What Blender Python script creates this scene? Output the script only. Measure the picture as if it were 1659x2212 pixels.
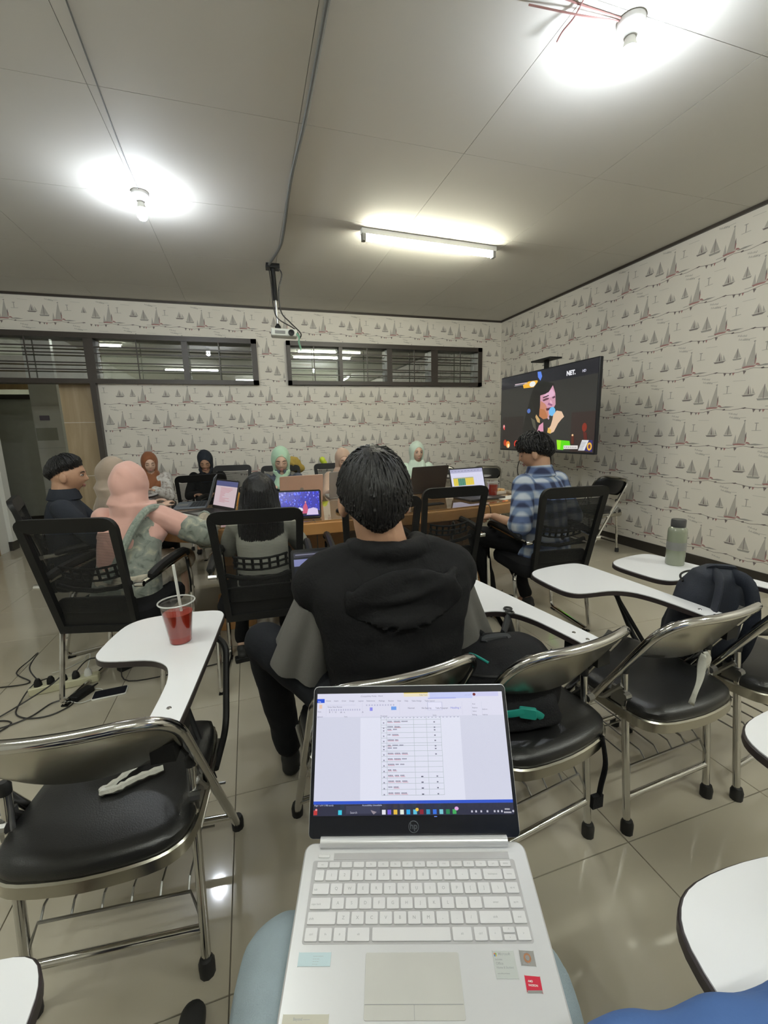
import bpy, bmesh, math, random
from math import sin, cos, pi, radians, sqrt, atan2
from mathutils import Vector, Matrix, noise
random.seed(7)
for o in list(bpy.data.objects): bpy.data.objects.remove(o)
S = bpy.context.scene; COL = S.collection
V = Vector

# ------------------------------------------------ camera, world, exposure
H_CAM = 1.30
cam_d = bpy.data.cameras.new('camera'); cam = bpy.data.objects.new('camera', cam_d); COL.objects.link(cam)
cam_d.sensor_fit = 'VERTICAL'; cam_d.sensor_height = 36.0; cam_d.lens = 923.16/2212*36.0
cam_d.clip_start = 0.02; cam_d.clip_end = 60
_y, _p, _r = 0.30024181, -0.18313109, -0.02489678
_f = V((sin(_y)*cos(_p), cos(_y)*cos(_p), sin(_p))); _r0 = V((cos(_y), -sin(_y), 0)); _u0 = _r0.cross(_f)
_rr = _r0*cos(_r)+_u0*sin(_r); _uu = -_r0*sin(_r)+_u0*cos(_r)
cam.matrix_world = Matrix(((_rr.x,_uu.x,-_f.x,0),(_rr.y,_uu.y,-_f.y,0),(_rr.z,_uu.z,-_f.z,H_CAM),(0,0,0,1)))
S.camera = cam
w = bpy.data.worlds.new('world'); S.world = w; w.use_nodes = True
w.node_tree.nodes['Background'].inputs[0].default_value = (0.5,0.55,0.6,1); w.node_tree.nodes['Background'].inputs[1].default_value = 0.05
S.view_settings.view_transform = 'Standard'; S.view_settings.look = 'None'
S.view_settings.exposure = 0.0; S.view_settings.gamma = 1.0; S.view_settings.use_curve_mapping = False
BULB = 500.0; TUBE = 125.0; TUBE2 = 165.0; HALL = 170.0

# ------------------------------------------------ materials
def mat(name, col, rough=0.5, metal=0.0, var=0.08, scale=12.0, bump=0.0, bscale=80.0, stretch=(1,1,1), emit=0.0, spec=0.5, coat=0.0, sheen=0.0):
    m = bpy.data.materials.new(name); m.use_nodes = True; n = m.node_tree.nodes; l = m.node_tree.links
    b = n['Principled BSDF']; c = (*col, 1)
    b.inputs['Base Color'].default_value = c; b.inputs['Roughness'].default_value = rough; b.inputs['Metallic'].default_value = metal
    b.inputs['Specular IOR Level'].default_value = spec; b.inputs['Coat Weight'].default_value = coat
    b.inputs['Sheen Weight'].default_value = sheen
    tc = n.new('ShaderNodeTexCoord'); mp = n.new('ShaderNodeMapping'); mp.inputs['Scale'].default_value = stretch
    l.new(tc.outputs['Object'], mp.inputs[0])
    if var > 0:
        t = n.new('ShaderNodeTexNoise'); t.inputs['Scale'].default_value = scale; t.inputs['Detail'].default_value = 4
        l.new(mp.outputs[0], t.inputs['Vector'])
        mx = n.new('ShaderNodeMix'); mx.data_type = 'RGBA'
        mx.inputs[6].default_value = (*[x*(1-var) for x in col], 1); mx.inputs[7].default_value = (*[min(1, x*(1+var)) for x in col], 1)
        l.new(t.outputs['Fac'], mx.inputs[0]); l.new(mx.outputs[2], b.inputs['Base Color'])
    if bump > 0:
        t2 = n.new('ShaderNodeTexNoise'); t2.inputs['Scale'].default_value = bscale; t2.inputs['Detail'].default_value = 5
        l.new(mp.outputs[0], t2.inputs['Vector'])
        bp = n.new('ShaderNodeBump'); bp.inputs['Strength'].default_value = bump; bp.inputs['Distance'].default_value = 0.01
        l.new(t2.outputs['Fac'], bp.inputs['Height']); l.new(bp.outputs[0], b.inputs['Normal'])
    if emit > 0:
        b.inputs['Emission Color'].default_value = c; b.inputs['Emission Strength'].default_value = emit
    return m
def emi(name, col, e):
    m = bpy.data.materials.new(name); m.use_nodes = True; n = m.node_tree.nodes; l = m.node_tree.links
    b = n['Principled BSDF']; b.inputs['Base Color'].default_value = (0.01,0.01,0.01,1); b.inputs['Roughness'].default_value = 0.25
    b.inputs['Emission Color'].default_value = (*col,1); b.inputs['Emission Strength'].default_value = e
    return m
def glass(name, col, rough=0.0, mix=0.75, ior=1.45):
    m = bpy.data.materials.new(name); m.use_nodes = True; n = m.node_tree.nodes; l = m.node_tree.links
    n.remove(n['Principled BSDF']); o = n['Material Output']
    t = n.new('ShaderNodeBsdfTransparent'); t.inputs[0].default_value = (*col,1)
    g = n.new('ShaderNodeBsdfGlossy'); g.inputs['Roughness'].default_value = rough
    f0 = n.new('ShaderNodeLayerWeight'); f = n.new('ShaderNodeMath'); f.operation = 'POWER'; f.inputs[1].default_value = 4.0; l.new(f0.outputs['Facing'], f.inputs[0])
    a = n.new('ShaderNodeMath'); a.operation = 'MULTIPLY_ADD'; a.inputs[1].default_value = 0.55; a.inputs[2].default_value = 1-mix
    mx = n.new('ShaderNodeMixShader'); l.new(f.outputs[0], a.inputs[0]); l.new(a.outputs[0], mx.inputs[0]); l.new(t.outputs[0], mx.inputs[1]); l.new(g.outputs[0], mx.inputs[2])
    l.new(mx.outputs[0], o.inputs[0]); return m
def meshcloth(name, col, op, sc=260):
    m = bpy.data.materials.new(name); m.use_nodes = True; n = m.node_tree.nodes; l = m.node_tree.links
    b = n['Principled BSDF']; b.inputs['Base Color'].default_value = (*col,1); b.inputs['Roughness'].default_value = 0.8
    o = n['Material Output']; t = n.new('ShaderNodeBsdfTransparent'); mx = n.new('ShaderNodeMixShader')
    tc = n.new('ShaderNodeTexCoord'); wv = n.new('ShaderNodeTexWave'); wv.wave_type = 'BANDS'; wv.bands_direction = 'Z'; wv.inputs['Scale'].default_value = sc/6.28
    l.new(tc.outputs['Object'], wv.inputs['Vector'])
    mr = n.new('ShaderNodeMapRange'); mr.inputs[3].default_value = op-0.13; mr.inputs[4].default_value = min(1, op+0.13)
    l.new(wv.outputs['Fac'], mr.inputs[0]); l.new(mr.outputs[0], mx.inputs[0]); l.new(t.outputs[0], mx.inputs[1]); l.new(b.outputs[0], mx.inputs[2]); l.new(mx.outputs[0], o.inputs[0])
    return m
def wood(name, c1, c2, rough=0.35, sc=2.0, stretch=(1,9,1), coat=0.3):
    m = bpy.data.materials.new(name); m.use_nodes = True; n = m.node_tree.nodes; l = m.node_tree.links
    b = n['Principled BSDF']; b.inputs['Roughness'].default_value = rough; b.inputs['Coat Weight'].default_value = coat
    tc = n.new('ShaderNodeTexCoord'); mp = n.new('ShaderNodeMapping'); mp.inputs['Scale'].default_value = stretch; l.new(tc.outputs['Object'], mp.inputs[0])
    t = n.new('ShaderNodeTexNoise'); t.inputs['Scale'].default_value = sc; t.inputs['Detail'].default_value = 8; t.inputs['Distortion'].default_value = 1.2
    l.new(mp.outputs[0], t.inputs['Vector']); r = n.new('ShaderNodeValToRGB'); r.color_ramp.elements[0].color = (*c1,1); r.color_ramp.elements[1].color = (*c2,1)
    r.color_ramp.elements[0].position = .3; r.color_ramp.elements[1].position = .7
    l.new(t.outputs['Fac'], r.inputs[0]); l.new(r.outputs[0], b.inputs['Base Color']); return m
def blotch(name, cols, scale, rough=0.8, dist=0.6):
    m = bpy.data.materials.new(name); m.use_nodes = True; n = m.node_tree.nodes; l = m.node_tree.links
    b = n['Principled BSDF']; b.inputs['Roughness'].default_value = rough; b.inputs['Sheen Weight'].default_value = .2
    tc = n.new('ShaderNodeTexCoord'); t = n.new('ShaderNodeTexNoise'); t.inputs['Scale'].default_value = scale; t.inputs['Detail'].default_value = 3; t.inputs['Distortion'].default_value = dist
    l.new(tc.outputs['Object'], t.inputs['Vector']); r = n.new('ShaderNodeValToRGB'); e = r.color_ramp.elements
    while len(e) < len(cols): e.new(0.5)
    for i, c in enumerate(cols): e[i].position = .32+.36*i/(len(cols)-1); e[i].color = (*c,1)
    l.new(t.outputs['Fac'], r.inputs[0]); l.new(r.outputs[0], b.inputs['Base Color']); return m
def plaid():
    m = bpy.data.materials.new('plaid_cotton'); m.use_nodes = True; n = m.node_tree.nodes; l = m.node_tree.links
    b = n['Principled BSDF']; b.inputs['Roughness'].default_value = .85; tc = n.new('ShaderNodeTexCoord'); sp = n.new('ShaderNodeSeparateXYZ'); l.new(tc.outputs['Object'], sp.inputs[0])
    def band(sock, f, ph):
        a = n.new('ShaderNodeMath'); a.operation = 'MULTIPLY_ADD'; a.inputs[1].default_value = f; a.inputs[2].default_value = ph; l.new(sock, a.inputs[0])
        s = n.new('ShaderNodeMath'); s.operation = 'SINE'; l.new(a.outputs[0], s.inputs[0])
        r = n.new('ShaderNodeMapRange'); r.inputs[1].default_value = -.5; r.inputs[2].default_value = .5; l.new(s.outputs[0], r.inputs[0]); return r.outputs[0]
    ad = n.new('ShaderNodeMath'); ad.operation = 'ADD'; l.new(sp.outputs[0], ad.inputs[0]); l.new(sp.outputs[1], ad.inputs[1])
    h = band(sp.outputs[2], 68, 0); v = band(ad.outputs[0], 74, 1)
    x1 = n.new('ShaderNodeMix'); x1.data_type = 'RGBA'; x1.inputs[6].default_value = (.46,.50,.55,1); x1.inputs[7].default_value = (.09,.13,.25,1); l.new(h, x1.inputs[0])
    x2 = n.new('ShaderNodeMix'); x2.data_type = 'RGBA'; x2.inputs[6].default_value = (.16,.22,.34,1); x2.inputs[7].default_value = (.015,.022,.06,1); l.new(h, x2.inputs[0])
    x3 = n.new('ShaderNodeMix'); x3.data_type = 'RGBA'; l.new(v, x3.inputs[0]); l.new(x1.outputs[2], x3.inputs[6]); l.new(x2.outputs[2], x3.inputs[7])
    l.new(x3.outputs[2], b.inputs['Base Color']); return m
M = dict(
 paper=mat('wallpaper_cream',(.77,.735,.665),.7,var=.03,scale=3,bump=.05,bscale=300),
 ink_g=mat('print_grey',(.36,.345,.32),.75,var=.1,scale=60), ink_l=mat('print_pale_grey',(.48,.46,.42),.75,var=.05,scale=60),
 ink_d=mat('print_dark',(.20,.17,.165),.75,var=.15,scale=60), ink_r=mat('print_dull_red',(.40,.21,.20),.75,var=.2,scale=60),
 ceil=mat('ceiling_board',(.64,.625,.58),.75,var=.03,scale=1.5,bump=.03,bscale=200),
 joint=mat('joint_grey',(.33,.32,.29),.9), trim=mat('dark_brown_paint',(.045,.036,.03),.4,var=.2), 
 tile=mat('polished_floor_tile',(.46,.42,.335),.07,var=.05,scale=2.2,spec=.6), grout=mat('tile_grout',(.25,.225,.18),.8),
 base=mat('dark_skirting_tile',(.03,.026,.022),.25), white=mat('white_paint',(.72,.72,.68),.6,var=.03),
 chrome=mat('chrome',(.62,.61,.59),.12,1.0,var=.06,scale=30), chromed=mat('worn_chrome_plate',(.46,.44,.38),.26,1.0,var=.18,scale=9,bump=.04,bscale=14),
 steel=mat('grey_steel',(.35,.35,.34),.3,1.0), vinyl=mat('black_vinyl',(.012,.012,.012),.32,bump=.12,bscale=400,spec=.6),
 rubber=mat('black_rubber',(.012,.012,.012),.6), plastic=mat('black_plastic',(.009,.009,.009),.5,spec=.25), plasticg=mat('grey_plastic',(.20,.20,.19),.5),
 fabric=mat('black_chair_fabric',(.008,.008,.009),.9,bump=.2,bscale=500,spec=.15), mesh=meshcloth('black_mesh_cloth',(.009,.009,.009),.70), meshd=meshcloth('dense_mesh_cloth',(.008,.008,.009),.93), meshl=meshcloth('open_mesh_cloth',(.012,.012,.012),.5),
 tablet=mat('white_laminate',(.80,.80,.82),.22,var=.02,scale=4), tedge=mat('dark_edge_band',(.03,.022,.022),.4),
 wood=wood('honey_wood',(.42,.20,.065),(.56,.31,.12)), woodp=wood('wood_look_tile',(.36,.27,.15),(.50,.39,.25),.3,1.2,(6,6,.8)), door=wood('door_wood',(.30,.19,.08),(.40,.27,.13),.4,2,(8,8,1)),
 tglass=mat('table_glass',(.34,.19,.075),.05,var=.1,scale=5,coat=1.0), glass=glass('window_glass',(.80,.82,.80),.0,.70,1.5), clear=glass('clear_plastic',(.97,.97,.97),.05,.95),
 skin=mat('skin_tan',(.46,.265,.17),.5,var=.08,scale=20,bump=.03), skinl=mat('skin_light',(.66,.44,.33),.5,var=.06,scale=20), skind=mat('skin_olive',(.36,.20,.10),.5,var=.08,scale=20),
 lip=mat('lips',(.40,.18,.155),.45), dark=mat('eye_dark',(.012,.01,.01),.25), eyew=mat('eye_white',(.6,.58,.55),.3), hair=mat('black_hair',(.006,.0055,.0055),.42,bump=.4,bscale=160,stretch=(1,1,.12),spec=.35),
 hairb=mat('dark_brown_hair',(.016,.011,.009),.4,bump=.4,bscale=160,stretch=(1,1,.15)),
 navy=mat('navy_cotton',(.012,.016,.026),.85,bump=.1), blk=mat('black_cotton',(.008,.008,.009),.9,bump=.15,bscale=200,spec=.2), vest=mat('black_puffer_cloth',(.0065,.0065,.0072),.8,bump=.2,bscale=150,spec=.2),
 greyt=mat('grey_jersey',(.115,.11,.10),.9,bump=.15,bscale=300), pants=mat('charcoal_trousers',(.011,.012,.015),.9,bump=.1,spec=.2), jeans=mat('light_blue_denim',(.27,.33,.36),.9,var=.15,scale=30,bump=.2,bscale=500),
 bluec=mat('blue_cotton',(.05,.115,.30),.85,bump=.08), navyc=mat('dark_blue_cloth',(.007,.009,.035),.8), slate=mat('slate_blue_shirt',(.07,.08,.11),.85,bump=.1), pink=mat('pink_chiffon',(.64,.37,.31),.75,var=.06,scale=6,sheen=.3),
 taupe=mat('taupe_chiffon',(.38,.30,.23),.75,sheen=.3), brown=mat('rust_brown_chiffon',(.27,.095,.035),.75,sheen=.2), mint=mat('mint_chiffon',(.42,.62,.45),.75,sheen=.3), mintw=mat('pale_mint_chiffon',(.60,.72,.62),.75,sheen=.3),
 beige=mat('beige_chiffon',(.50,.35,.26),.75,sheen=.3), mustard=mat('mustard_cloth',(.36,.25,.05),.8), neon=mat('neon_yellow_cloth',(.55,.65,.05),.8), plaid=plaid(),
 batik=blotch('grey_green_batik',[(.10,.11,.09),(.20,.22,.19),(.24,.26,.22),(.40,.38,.28)],22), batikc=blotch('cream_batik',[(.12,.10,.08),(.50,.45,.34),(.55,.50,.40)],16), band=blotch('embroidered_band',[(.16,.20,.17),(.30,.33,.28)],60),
 floral=blotch('white_floral_cotton',[(.30,.25,.22),(.62,.60,.57),(.68,.66,.63)],26), stripe=mat('grey_shirt',(.33,.33,.28),.85,var=.12,scale=60,stretch=(.2,.2,3)),
 silver=mat('silver_aluminium',(.74,.74,.76),.32,.4,var=.02), keycap=mat('silver_keycap',(.70,.69,.70),.4,.1,var=.02), keyp=mat('key_legend',(.33,.33,.34),.6), keywell=mat('key_well',(.45,.44,.45),.5,.2),
 pad=mat('touchpad',(.57,.56,.53),.35,.2), bezel=mat('black_bezel',(.006,.007,.012),.3), rose=mat('rose_gold_lid',(.60,.42,.34),.35,.4), grayl=mat('grey_lid',(.32,.31,.30),.4,.4), darkl=mat('dark_laptop_shell',(.035,.03,.028),.45),
 slatel=mat('slate_laptop_shell',(.13,.15,.18),.45,.3), tea=mat('red_tea',(.32,.025,.012),.15,var=.1,spec=.6), cupw=mat('cup_plastic_frosted',(.62,.62,.60),.2), straw=mat('clear_straw',(.75,.75,.70),.3),
 projw=mat('projector_white',(.60,.62,.56),.5), green=mat('green_ribbon',(.18,.36,.24),.7), teal=mat('teal_webbing',(.01,.30,.24),.6), bottle=mat('grey_green_bottle',(.24,.26,.19),.18,var=.15,scale=3,coat=.6), cap=mat('dark_grey_cap',(.04,.04,.04),.5),
 packn=mat('navy_nylon',(.012,.016,.028),.7,bump=.2,bscale=250), packb=mat('black_nylon',(.007,.007,.008),.8,bump=.25,bscale=200,spec=.25), packg=mat('dark_grey_nylon',(.022,.024,.027),.7,bump=.2,bscale=250), cream=mat('cream_power_strip',(.52,.50,.34),.5), wrap=mat('plastic_wrap',(.66,.65,.58),.25,spec=.8,bump=.4,bscale=40),
 cable=mat('black_cable',(.02,.018,.017),.5), cableg=mat('grey_cable_cover',(.12,.12,.11),.6), cablew=mat('white_cable',(.6,.6,.56),.5), cup2=mat('ceramic_lamp_holder',(.70,.70,.70),.4),
 paper_w=mat('white_paper',(.70,.68,.62),.7), food=blotch('snack',[(.45,.16,.05),(.62,.35,.10),(.66,.55,.35)],70), orange=mat('orange_pack',(.70,.35,.06),.5), box=mat('clear_food_box',(.62,.58,.50),.2,spec=.8), wgrey=mat('corridor_grey_wall',(.36,.36,.30),.7), wgreyd=mat('corridor_dark_panel',(.24,.24,.19),.6), pill=mat('grey_tile_pillar',(.46,.46,.41),.4), wtile=mat('corridor_ceiling',(.38,.37,.32),.8), 
 e_bulb=emi('bulb_light',(.86,.92,1.0),BULB), e_tube=emi('tube_light',(1.0,.98,.80),TUBE), e_tube2=emi('tube_light_cool',(.95,1.0,.93),TUBE2), e_hall=emi('corridor_tube_light',(.95,1,.9),HALL),
)

# ------------------------------------------------ geometry kit
def frame(d, up=V((0,0,1))):
    d = V(d).normalized()
    if abs(d.dot(up)) > .98: up = V((0,1,0))
    a = up.cross(d).normalized(); b = d.cross(a); return a, b, d
class G:
    def __init__(s): s.v = []; s.f = []; s.mi = []
    def add(s, vs, fs, T=None, mi=0):
        n = len(s.v); s.v += [tuple(T @ V(p)) if T is not None else tuple(p) for p in vs]
        s.f += [tuple(i+n for i in f) for f in fs]; s.mi += [mi]*len(fs); return s
    def box(s, c, d, T=None, mi=0):
        x,y,z = c; a,b,e = d[0]/2, d[1]/2, d[2]/2
        vs = [(x+i*a,y+j*b,z+k*e) for i in (-1,1) for j in (-1,1) for k in (-1,1)]
        return s.add(vs, [(0,1,3,2),(4,6,7,5),(0,4,5,1),(2,3,7,6),(0,2,6,4),(1,5,7,3)], T, mi)
    def rings(s, rs, T=None, caps=True, mi=0, closed=False):
        n = len(rs[0]); vs = [p for r in rs for p in r]; fs = []; m = len(rs)
        for i in range(m if closed else m-1):
            k = (i+1) % m
            for j in range(n): q = (j+1) % n; fs.append((i*n+j, i*n+q, k*n+q, k*n+j))
        if caps and not closed: fs.append(tuple(range(n))[::-1]); fs.append(tuple((m-1)*n+j for j in range(n)))
        return s.add(vs, fs, T, mi)
    def tube(s, pts, r, n=8, closed=False, T=None, mi=0, flat=1.0):
        pts = [V(p) for p in pts]; m = len(pts); rs = []; a = None
        for i, p in enumerate(pts):
            d = (pts[(i+1) % m]-pts[i-1]) if closed else (pts[min(i+1,m-1)]-pts[max(i-1,0)])
            d = d.normalized() if d.length > 1e-9 else V((0,0,1))
            if a is None: a, b, _ = frame(d)
            else: a = (a-d*a.dot(d)); a = a.normalized() if a.length > 1e-6 else frame(d)[0]; b = d.cross(a)
            rr = r[i] if isinstance(r, (list,tuple)) else r
            rs.append([p+a*cos(2*pi*j/n)*rr*flat+b*sin(2*pi*j/n)*rr for j in range(n)])
        return s.rings(rs, T, not closed, mi, closed)
    def prism(s, ol, z0, z1, T=None, bev=0.0, mi=0):
        ar = sum(ol[i-1][0]*ol[i][1]-ol[i][0]*ol[i-1][1] for i in range(len(ol)))
        if ar < 0: ol = ol[::-1]
        n = len(ol); cx = sum(p[0] for p in ol)/n; cy = sum(p[1] for p in ol)/n
        def ins(b):
            out = []
            for i in range(n):
                a = V(ol[i-1]); c = V(ol[(i+1)%n]); t = (c-a); t = t.normalized() if t.length>1e-9 else V((1,0)); out.append((ol[i][0]-t.y*b, ol[i][1]+t.x*b))
            return out
        if bev > 0:
            i1 = ins(bev); rs = [[(x,y,z0) for x,y in i1],[(x,y,z0+bev) for x,y in ol],[(x,y,z1-bev) for x,y in ol],[(x,y,z1) for x,y in i1]]
        else: rs = [[(x,y,z0) for x,y in ol],[(x,y,z1) for x,y in ol]]
        return s.rings(rs, T, True, mi)
    def lathe(s, prof, n=24, T=None, mi=0): return s.rings([[(r*cos(2*pi*j/n), r*sin(2*pi*j/n), z) for j in range(n)] for r, z in prof], T, True, mi)
    def ell(s, c, r, T=None, nu=16, nv=10, rot=None, mi=0):
        rot = rot or Matrix.Identity(3); c = V(c); vs = [c+rot@V((0,0,-r[2]))]; fs = []
        for i in range(1, nv):
            ph = -pi/2+pi*i/nv
            for j in range(nu): th = 2*pi*j/nu; vs.append(c+rot@V((r[0]*cos(ph)*cos(th), r[1]*cos(ph)*sin(th), r[2]*sin(ph))))
        vs.append(c+rot@V((0,0,r[2])))
        for j in range(nu): fs.append((0, 1+(j+1)%nu, 1+j))
        for i in range(nv-2):
            for j in range(nu): a = 1+i*nu+j; b = 1+i*nu+(j+1)%nu; fs.append((a,b,b+nu,a+nu))
        L = len(vs)-1
        for j in range(nu): fs.append((L, L-nu+j, L-nu+(j+1)%nu))
        return s.add(vs, fs, T, mi)
    def cap(s, p0, p1, r0, r1, n=12, fl=1.0, up=None, T=None):
        p0 = V(p0); p1 = V(p1); a, b, d = frame(p1-p0, V(up) if up else V((0,0,1))); rs = []
        for k in range(4): t = pi/2*(k+.15)/4; rs.append((p0-d*r0*cos(t), r0*sin(t)))
        rs.append((p0, r0)); rs.append((p1, r1))
        for k in range(4): t = pi/2*(3-k+.15)/4; rs.append((p1+d*r1*cos(t), r1*sin(t)))
        return s.rings([[c+a*cos(2*pi*j/n)*r+b*sin(2*pi*j/n)*r*fl for j in range(n)] for c, r in rs], T)
    def loft(s, secs, n=24, T=None, pw=2.0):
        rs = []
        for c, rx, ry in secs:
            c = V(c); rg = []
            for j in range(n):
                t = 2*pi*j/n; x = cos(t); y = sin(t); rg.append(c+V((rx*abs(x)**(2/pw)*(1 if x>=0 else -1), ry*abs(y)**(2/pw)*(1 if y>=0 else -1), 0)))
            rs.append(rg)
        return s.rings(rs, T)
    def data(s, name, mats, smooth=True, ang=38):
        me = bpy.data.meshes.new(name); me.from_pydata([tuple(p) for p in s.v], [], s.f); me.update()
        for m in (mats if isinstance(mats, (list,tuple)) else [mats]): me.materials.append(m)
        me.polygons.foreach_set('material_index', s.mi)
        bm = bmesh.new(); bm.from_mesh(me); bmesh.ops.recalc_face_normals(bm, faces=bm.faces); bm.to_mesh(me); bm.free()
        if smooth:
            me.polygons.foreach_set('use_smooth', [True]*len(me.polygons)); me.set_sharp_from_angle(angle=radians(ang))
        return me
    def build(s, name, mats, parent=None, smooth=True, ang=38, **props):
        o = bpy.data.objects.new(name, s.data(name, mats, smooth, ang)); COL.objects.link(o)
        if parent is not None: o.parent = parent
        for k, v in props.items(): o[k] = v
        return o
def tag(o, label, cat, group=None):
    o['label'] = label; o['category'] = cat
    if group: o['group'] = group
    return o
def root(name, loc, rz=0.0, label=None, cat=None, group=None, tilt=None):
    o = bpy.data.objects.new(name, None); COL.objects.link(o); o.location = loc; o.rotation_euler = (0,0,rz); o.empty_display_size = .05
    if tilt is not None: o.rotation_euler = tilt
    if label: tag(o, label, cat, group)
    return o
def dup(r, loc, rz, label, group=None, skip=()):
    c = r.copy(); COL.objects.link(c); c.location = loc; c.rotation_euler = (0,0,rz); c['label'] = label
    if group: c['group'] = group
    def rec(src, dst):
        for ch in list(src.children):
            if ch.name.split('.')[0] in skip: continue
            d = ch.copy(); COL.objects.link(d); d.parent = dst; rec(ch, d)
    rec(r, c); return c
def fillet(pts, r, n=6):
    pts = [V(p) for p in pts]; out = [pts[0]]
    for i in range(1, len(pts)-1):
        a, b, c = pts[i-1], pts[i], pts[i+1]; rr = r[i-1] if isinstance(r,(list,tuple)) else r
        da = (a-b); dc = (c-b); rr = min(rr, da.length*.49, dc.length*.49); p = b+da.normalized()*rr; q = b+dc.normalized()*rr
        for k in range(n+1): t = k/n; out.append(p*(1-t)**2+b*2*t*(1-t)+q*t*t)
    out.append(pts[-1]); return out
def cat(pts, n=6, closed=False):
    pts = [V(p) for p in pts]; m = len(pts); out = []
    for i in range(m if closed else m-1):
        g = (lambda k: pts[k % m]) if closed else (lambda k: pts[min(max(k,0),m-1)])
        p0,p1,p2,p3 = g(i-1),g(i),g(i+1),g(i+2)
        for k in range(n):
            t = k/n; out.append(.5*((2*p1)+(p2-p0)*t+(2*p0-5*p1+4*p2-p3)*t*t+(3*p1-p0-3*p2+p3)*t**3))
    if not closed: out.append(pts[-1])
    return out
def rrect(w, h, r, n=5, cx=0, cy=0):
    out = []
    for sx, sy, a0 in ((1,1,0),(-1,1,90),(-1,-1,180),(1,-1,270)):
        for k in range(n+1): a = radians(a0+90*k/n); out.append((cx+sx*(w/2-r)+r*cos(a), cy+sy*(h/2-r)+r*sin(a)))
    return out
def T_(loc=(0,0,0), rz=0, rx=0, ry=0): return Matrix.Translation(loc) @ Matrix.Rotation(rz,4,'Z') @ Matrix.Rotation(rx,4,'X') @ Matrix.Rotation(ry,4,'Y')
RX90 = Matrix.Rotation(pi/2,4,'X')
def remesh(g, voxel, smooth=3, fold=0.0, fscale=(12,12,4), seed=0.0, flist=None, pleat=0.0, pf=55.0):
    me = g.data('tmp', M['skin'], False); o = bpy.data.objects.new('tmp', me); COL.objects.link(o)
    r = o.modifiers.new('r','REMESH'); r.mode = 'VOXEL'; r.voxel_size = voxel; r.use_smooth_shade = True
    if smooth: sm = o.modifiers.new('s','SMOOTH'); sm.factor = .5; sm.iterations = smooth
    dg = bpy.context.evaluated_depsgraph_get(); dg.update(); out = bpy.data.meshes.new_from_object(o.evaluated_get(dg)); bpy.data.objects.remove(o); bpy.data.meshes.remove(me)
    if fold > 0:
        ns = [v.normal.copy() for v in out.vertices]
        for v, nn in zip(out.vertices, ns):
            p = V((v.co.x*fscale[0]+seed, v.co.y*fscale[1], v.co.z*fscale[2]))
            d = noise.noise(p)+.5*noise.noise(p*2.1)
            if pleat: w_ = noise.noise(V((v.co.x*5+seed, v.co.y*5, v.co.z*5))); d2 = sin((v.co.x*.8+v.co.y*.5)*pf+v.co.z*pf*.45+w_*7); v.co += nn*pleat*(abs(d2)**.7*(1 if d2 > 0 else -1))*(.35+.65*noise.noise(V((v.co.x*7, v.co.y*7+seed, v.co.z*4)))**2*4 if True else 1)
            v.co += nn*fold*d
    if flist: flist(out)
    return out
def mobj(name, me, m, parent):
    me.materials.clear(); me.materials.append(m); me.polygons.foreach_set('use_smooth', [True]*len(me.polygons)); me.name = name
    o = bpy.data.objects.new(name, me); COL.objects.link(o); o.parent = parent; return o
def struct(o): o['kind'] = 'structure'; return o
def text(s, size, T, m, name, parent, align='CENTER', ext=0.0, bold=0.0):
    c = bpy.data.curves.new('t','FONT'); c.body = s; c.size = size; c.align_x = align; c.align_y = 'CENTER'; c.extrude = ext; c.offset = bold; c.resolution_u = 3
    o = bpy.data.objects.new('t', c); COL.objects.link(o); dg = bpy.context.evaluated_depsgraph_get(); me = bpy.data.meshes.new_from_object(o.evaluated_get(dg)); bpy.data.objects.remove(o)
    me.transform(T); me.materials.clear(); me.materials.append(m); r = bpy.data.objects.new(name, me); COL.objects.link(r); r.parent = parent; return r

# ------------------------------------------------ room shell
XR, YB, ZC = 3.93, 6.226, 2.97; XL, YF = -2.86, -2.4; XD = -1.70
BASES = {}
fl = G().box(((XL+XR)/2-.4, 3.3, -.021), (XR-XL+1.2, 12.6, .03)).build('floor', M['grout']); struct(fl)
tm = G().prism([(-.2988,-.2988),(.2988,-.2988),(.2988,.2988),(-.2988,.2988)], -.006, 0, None, .0012).data('tile', M['tile'])
x0 = -.144+.3; y0 = 1.47+.3
for i in range(-6, 7):
    for j in range(-7, 14):
        x = x0+.6*i; y = y0+.6*j
        if x-.3 > XR or x+.3 < XL-.5 or y > 9.4 or (y > YB and x > -1.4): continue
        o = bpy.data.objects.new('tile', tm); COL.objects.link(o); o.location = (x,y,0); o.parent = fl
ce = G().box(((XL+XR)/2, (YF+YB)/2, ZC+.02), (XR-XL, YB-YF, .03)).build('ceiling', M['joint']); struct(ce)
for i in range(-3, 5):
    for j in range(-5, 6):
        x1 = max(.4+i-1.0+.0015, XL); x2 = min(.4+i-.0015, XR); ya = max(1.68+j-1+.0015, YF); yb = min(1.68+j-.0015, YB)
        if x2-x1 < .05 or yb-ya < .05: continue
        G().box(((x1+x2)/2,(ya+yb)/2,ZC+.003),(x2-x1,yb-ya,.006)).build('ceiling_panel', M['ceil'], ce, False)
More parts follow.
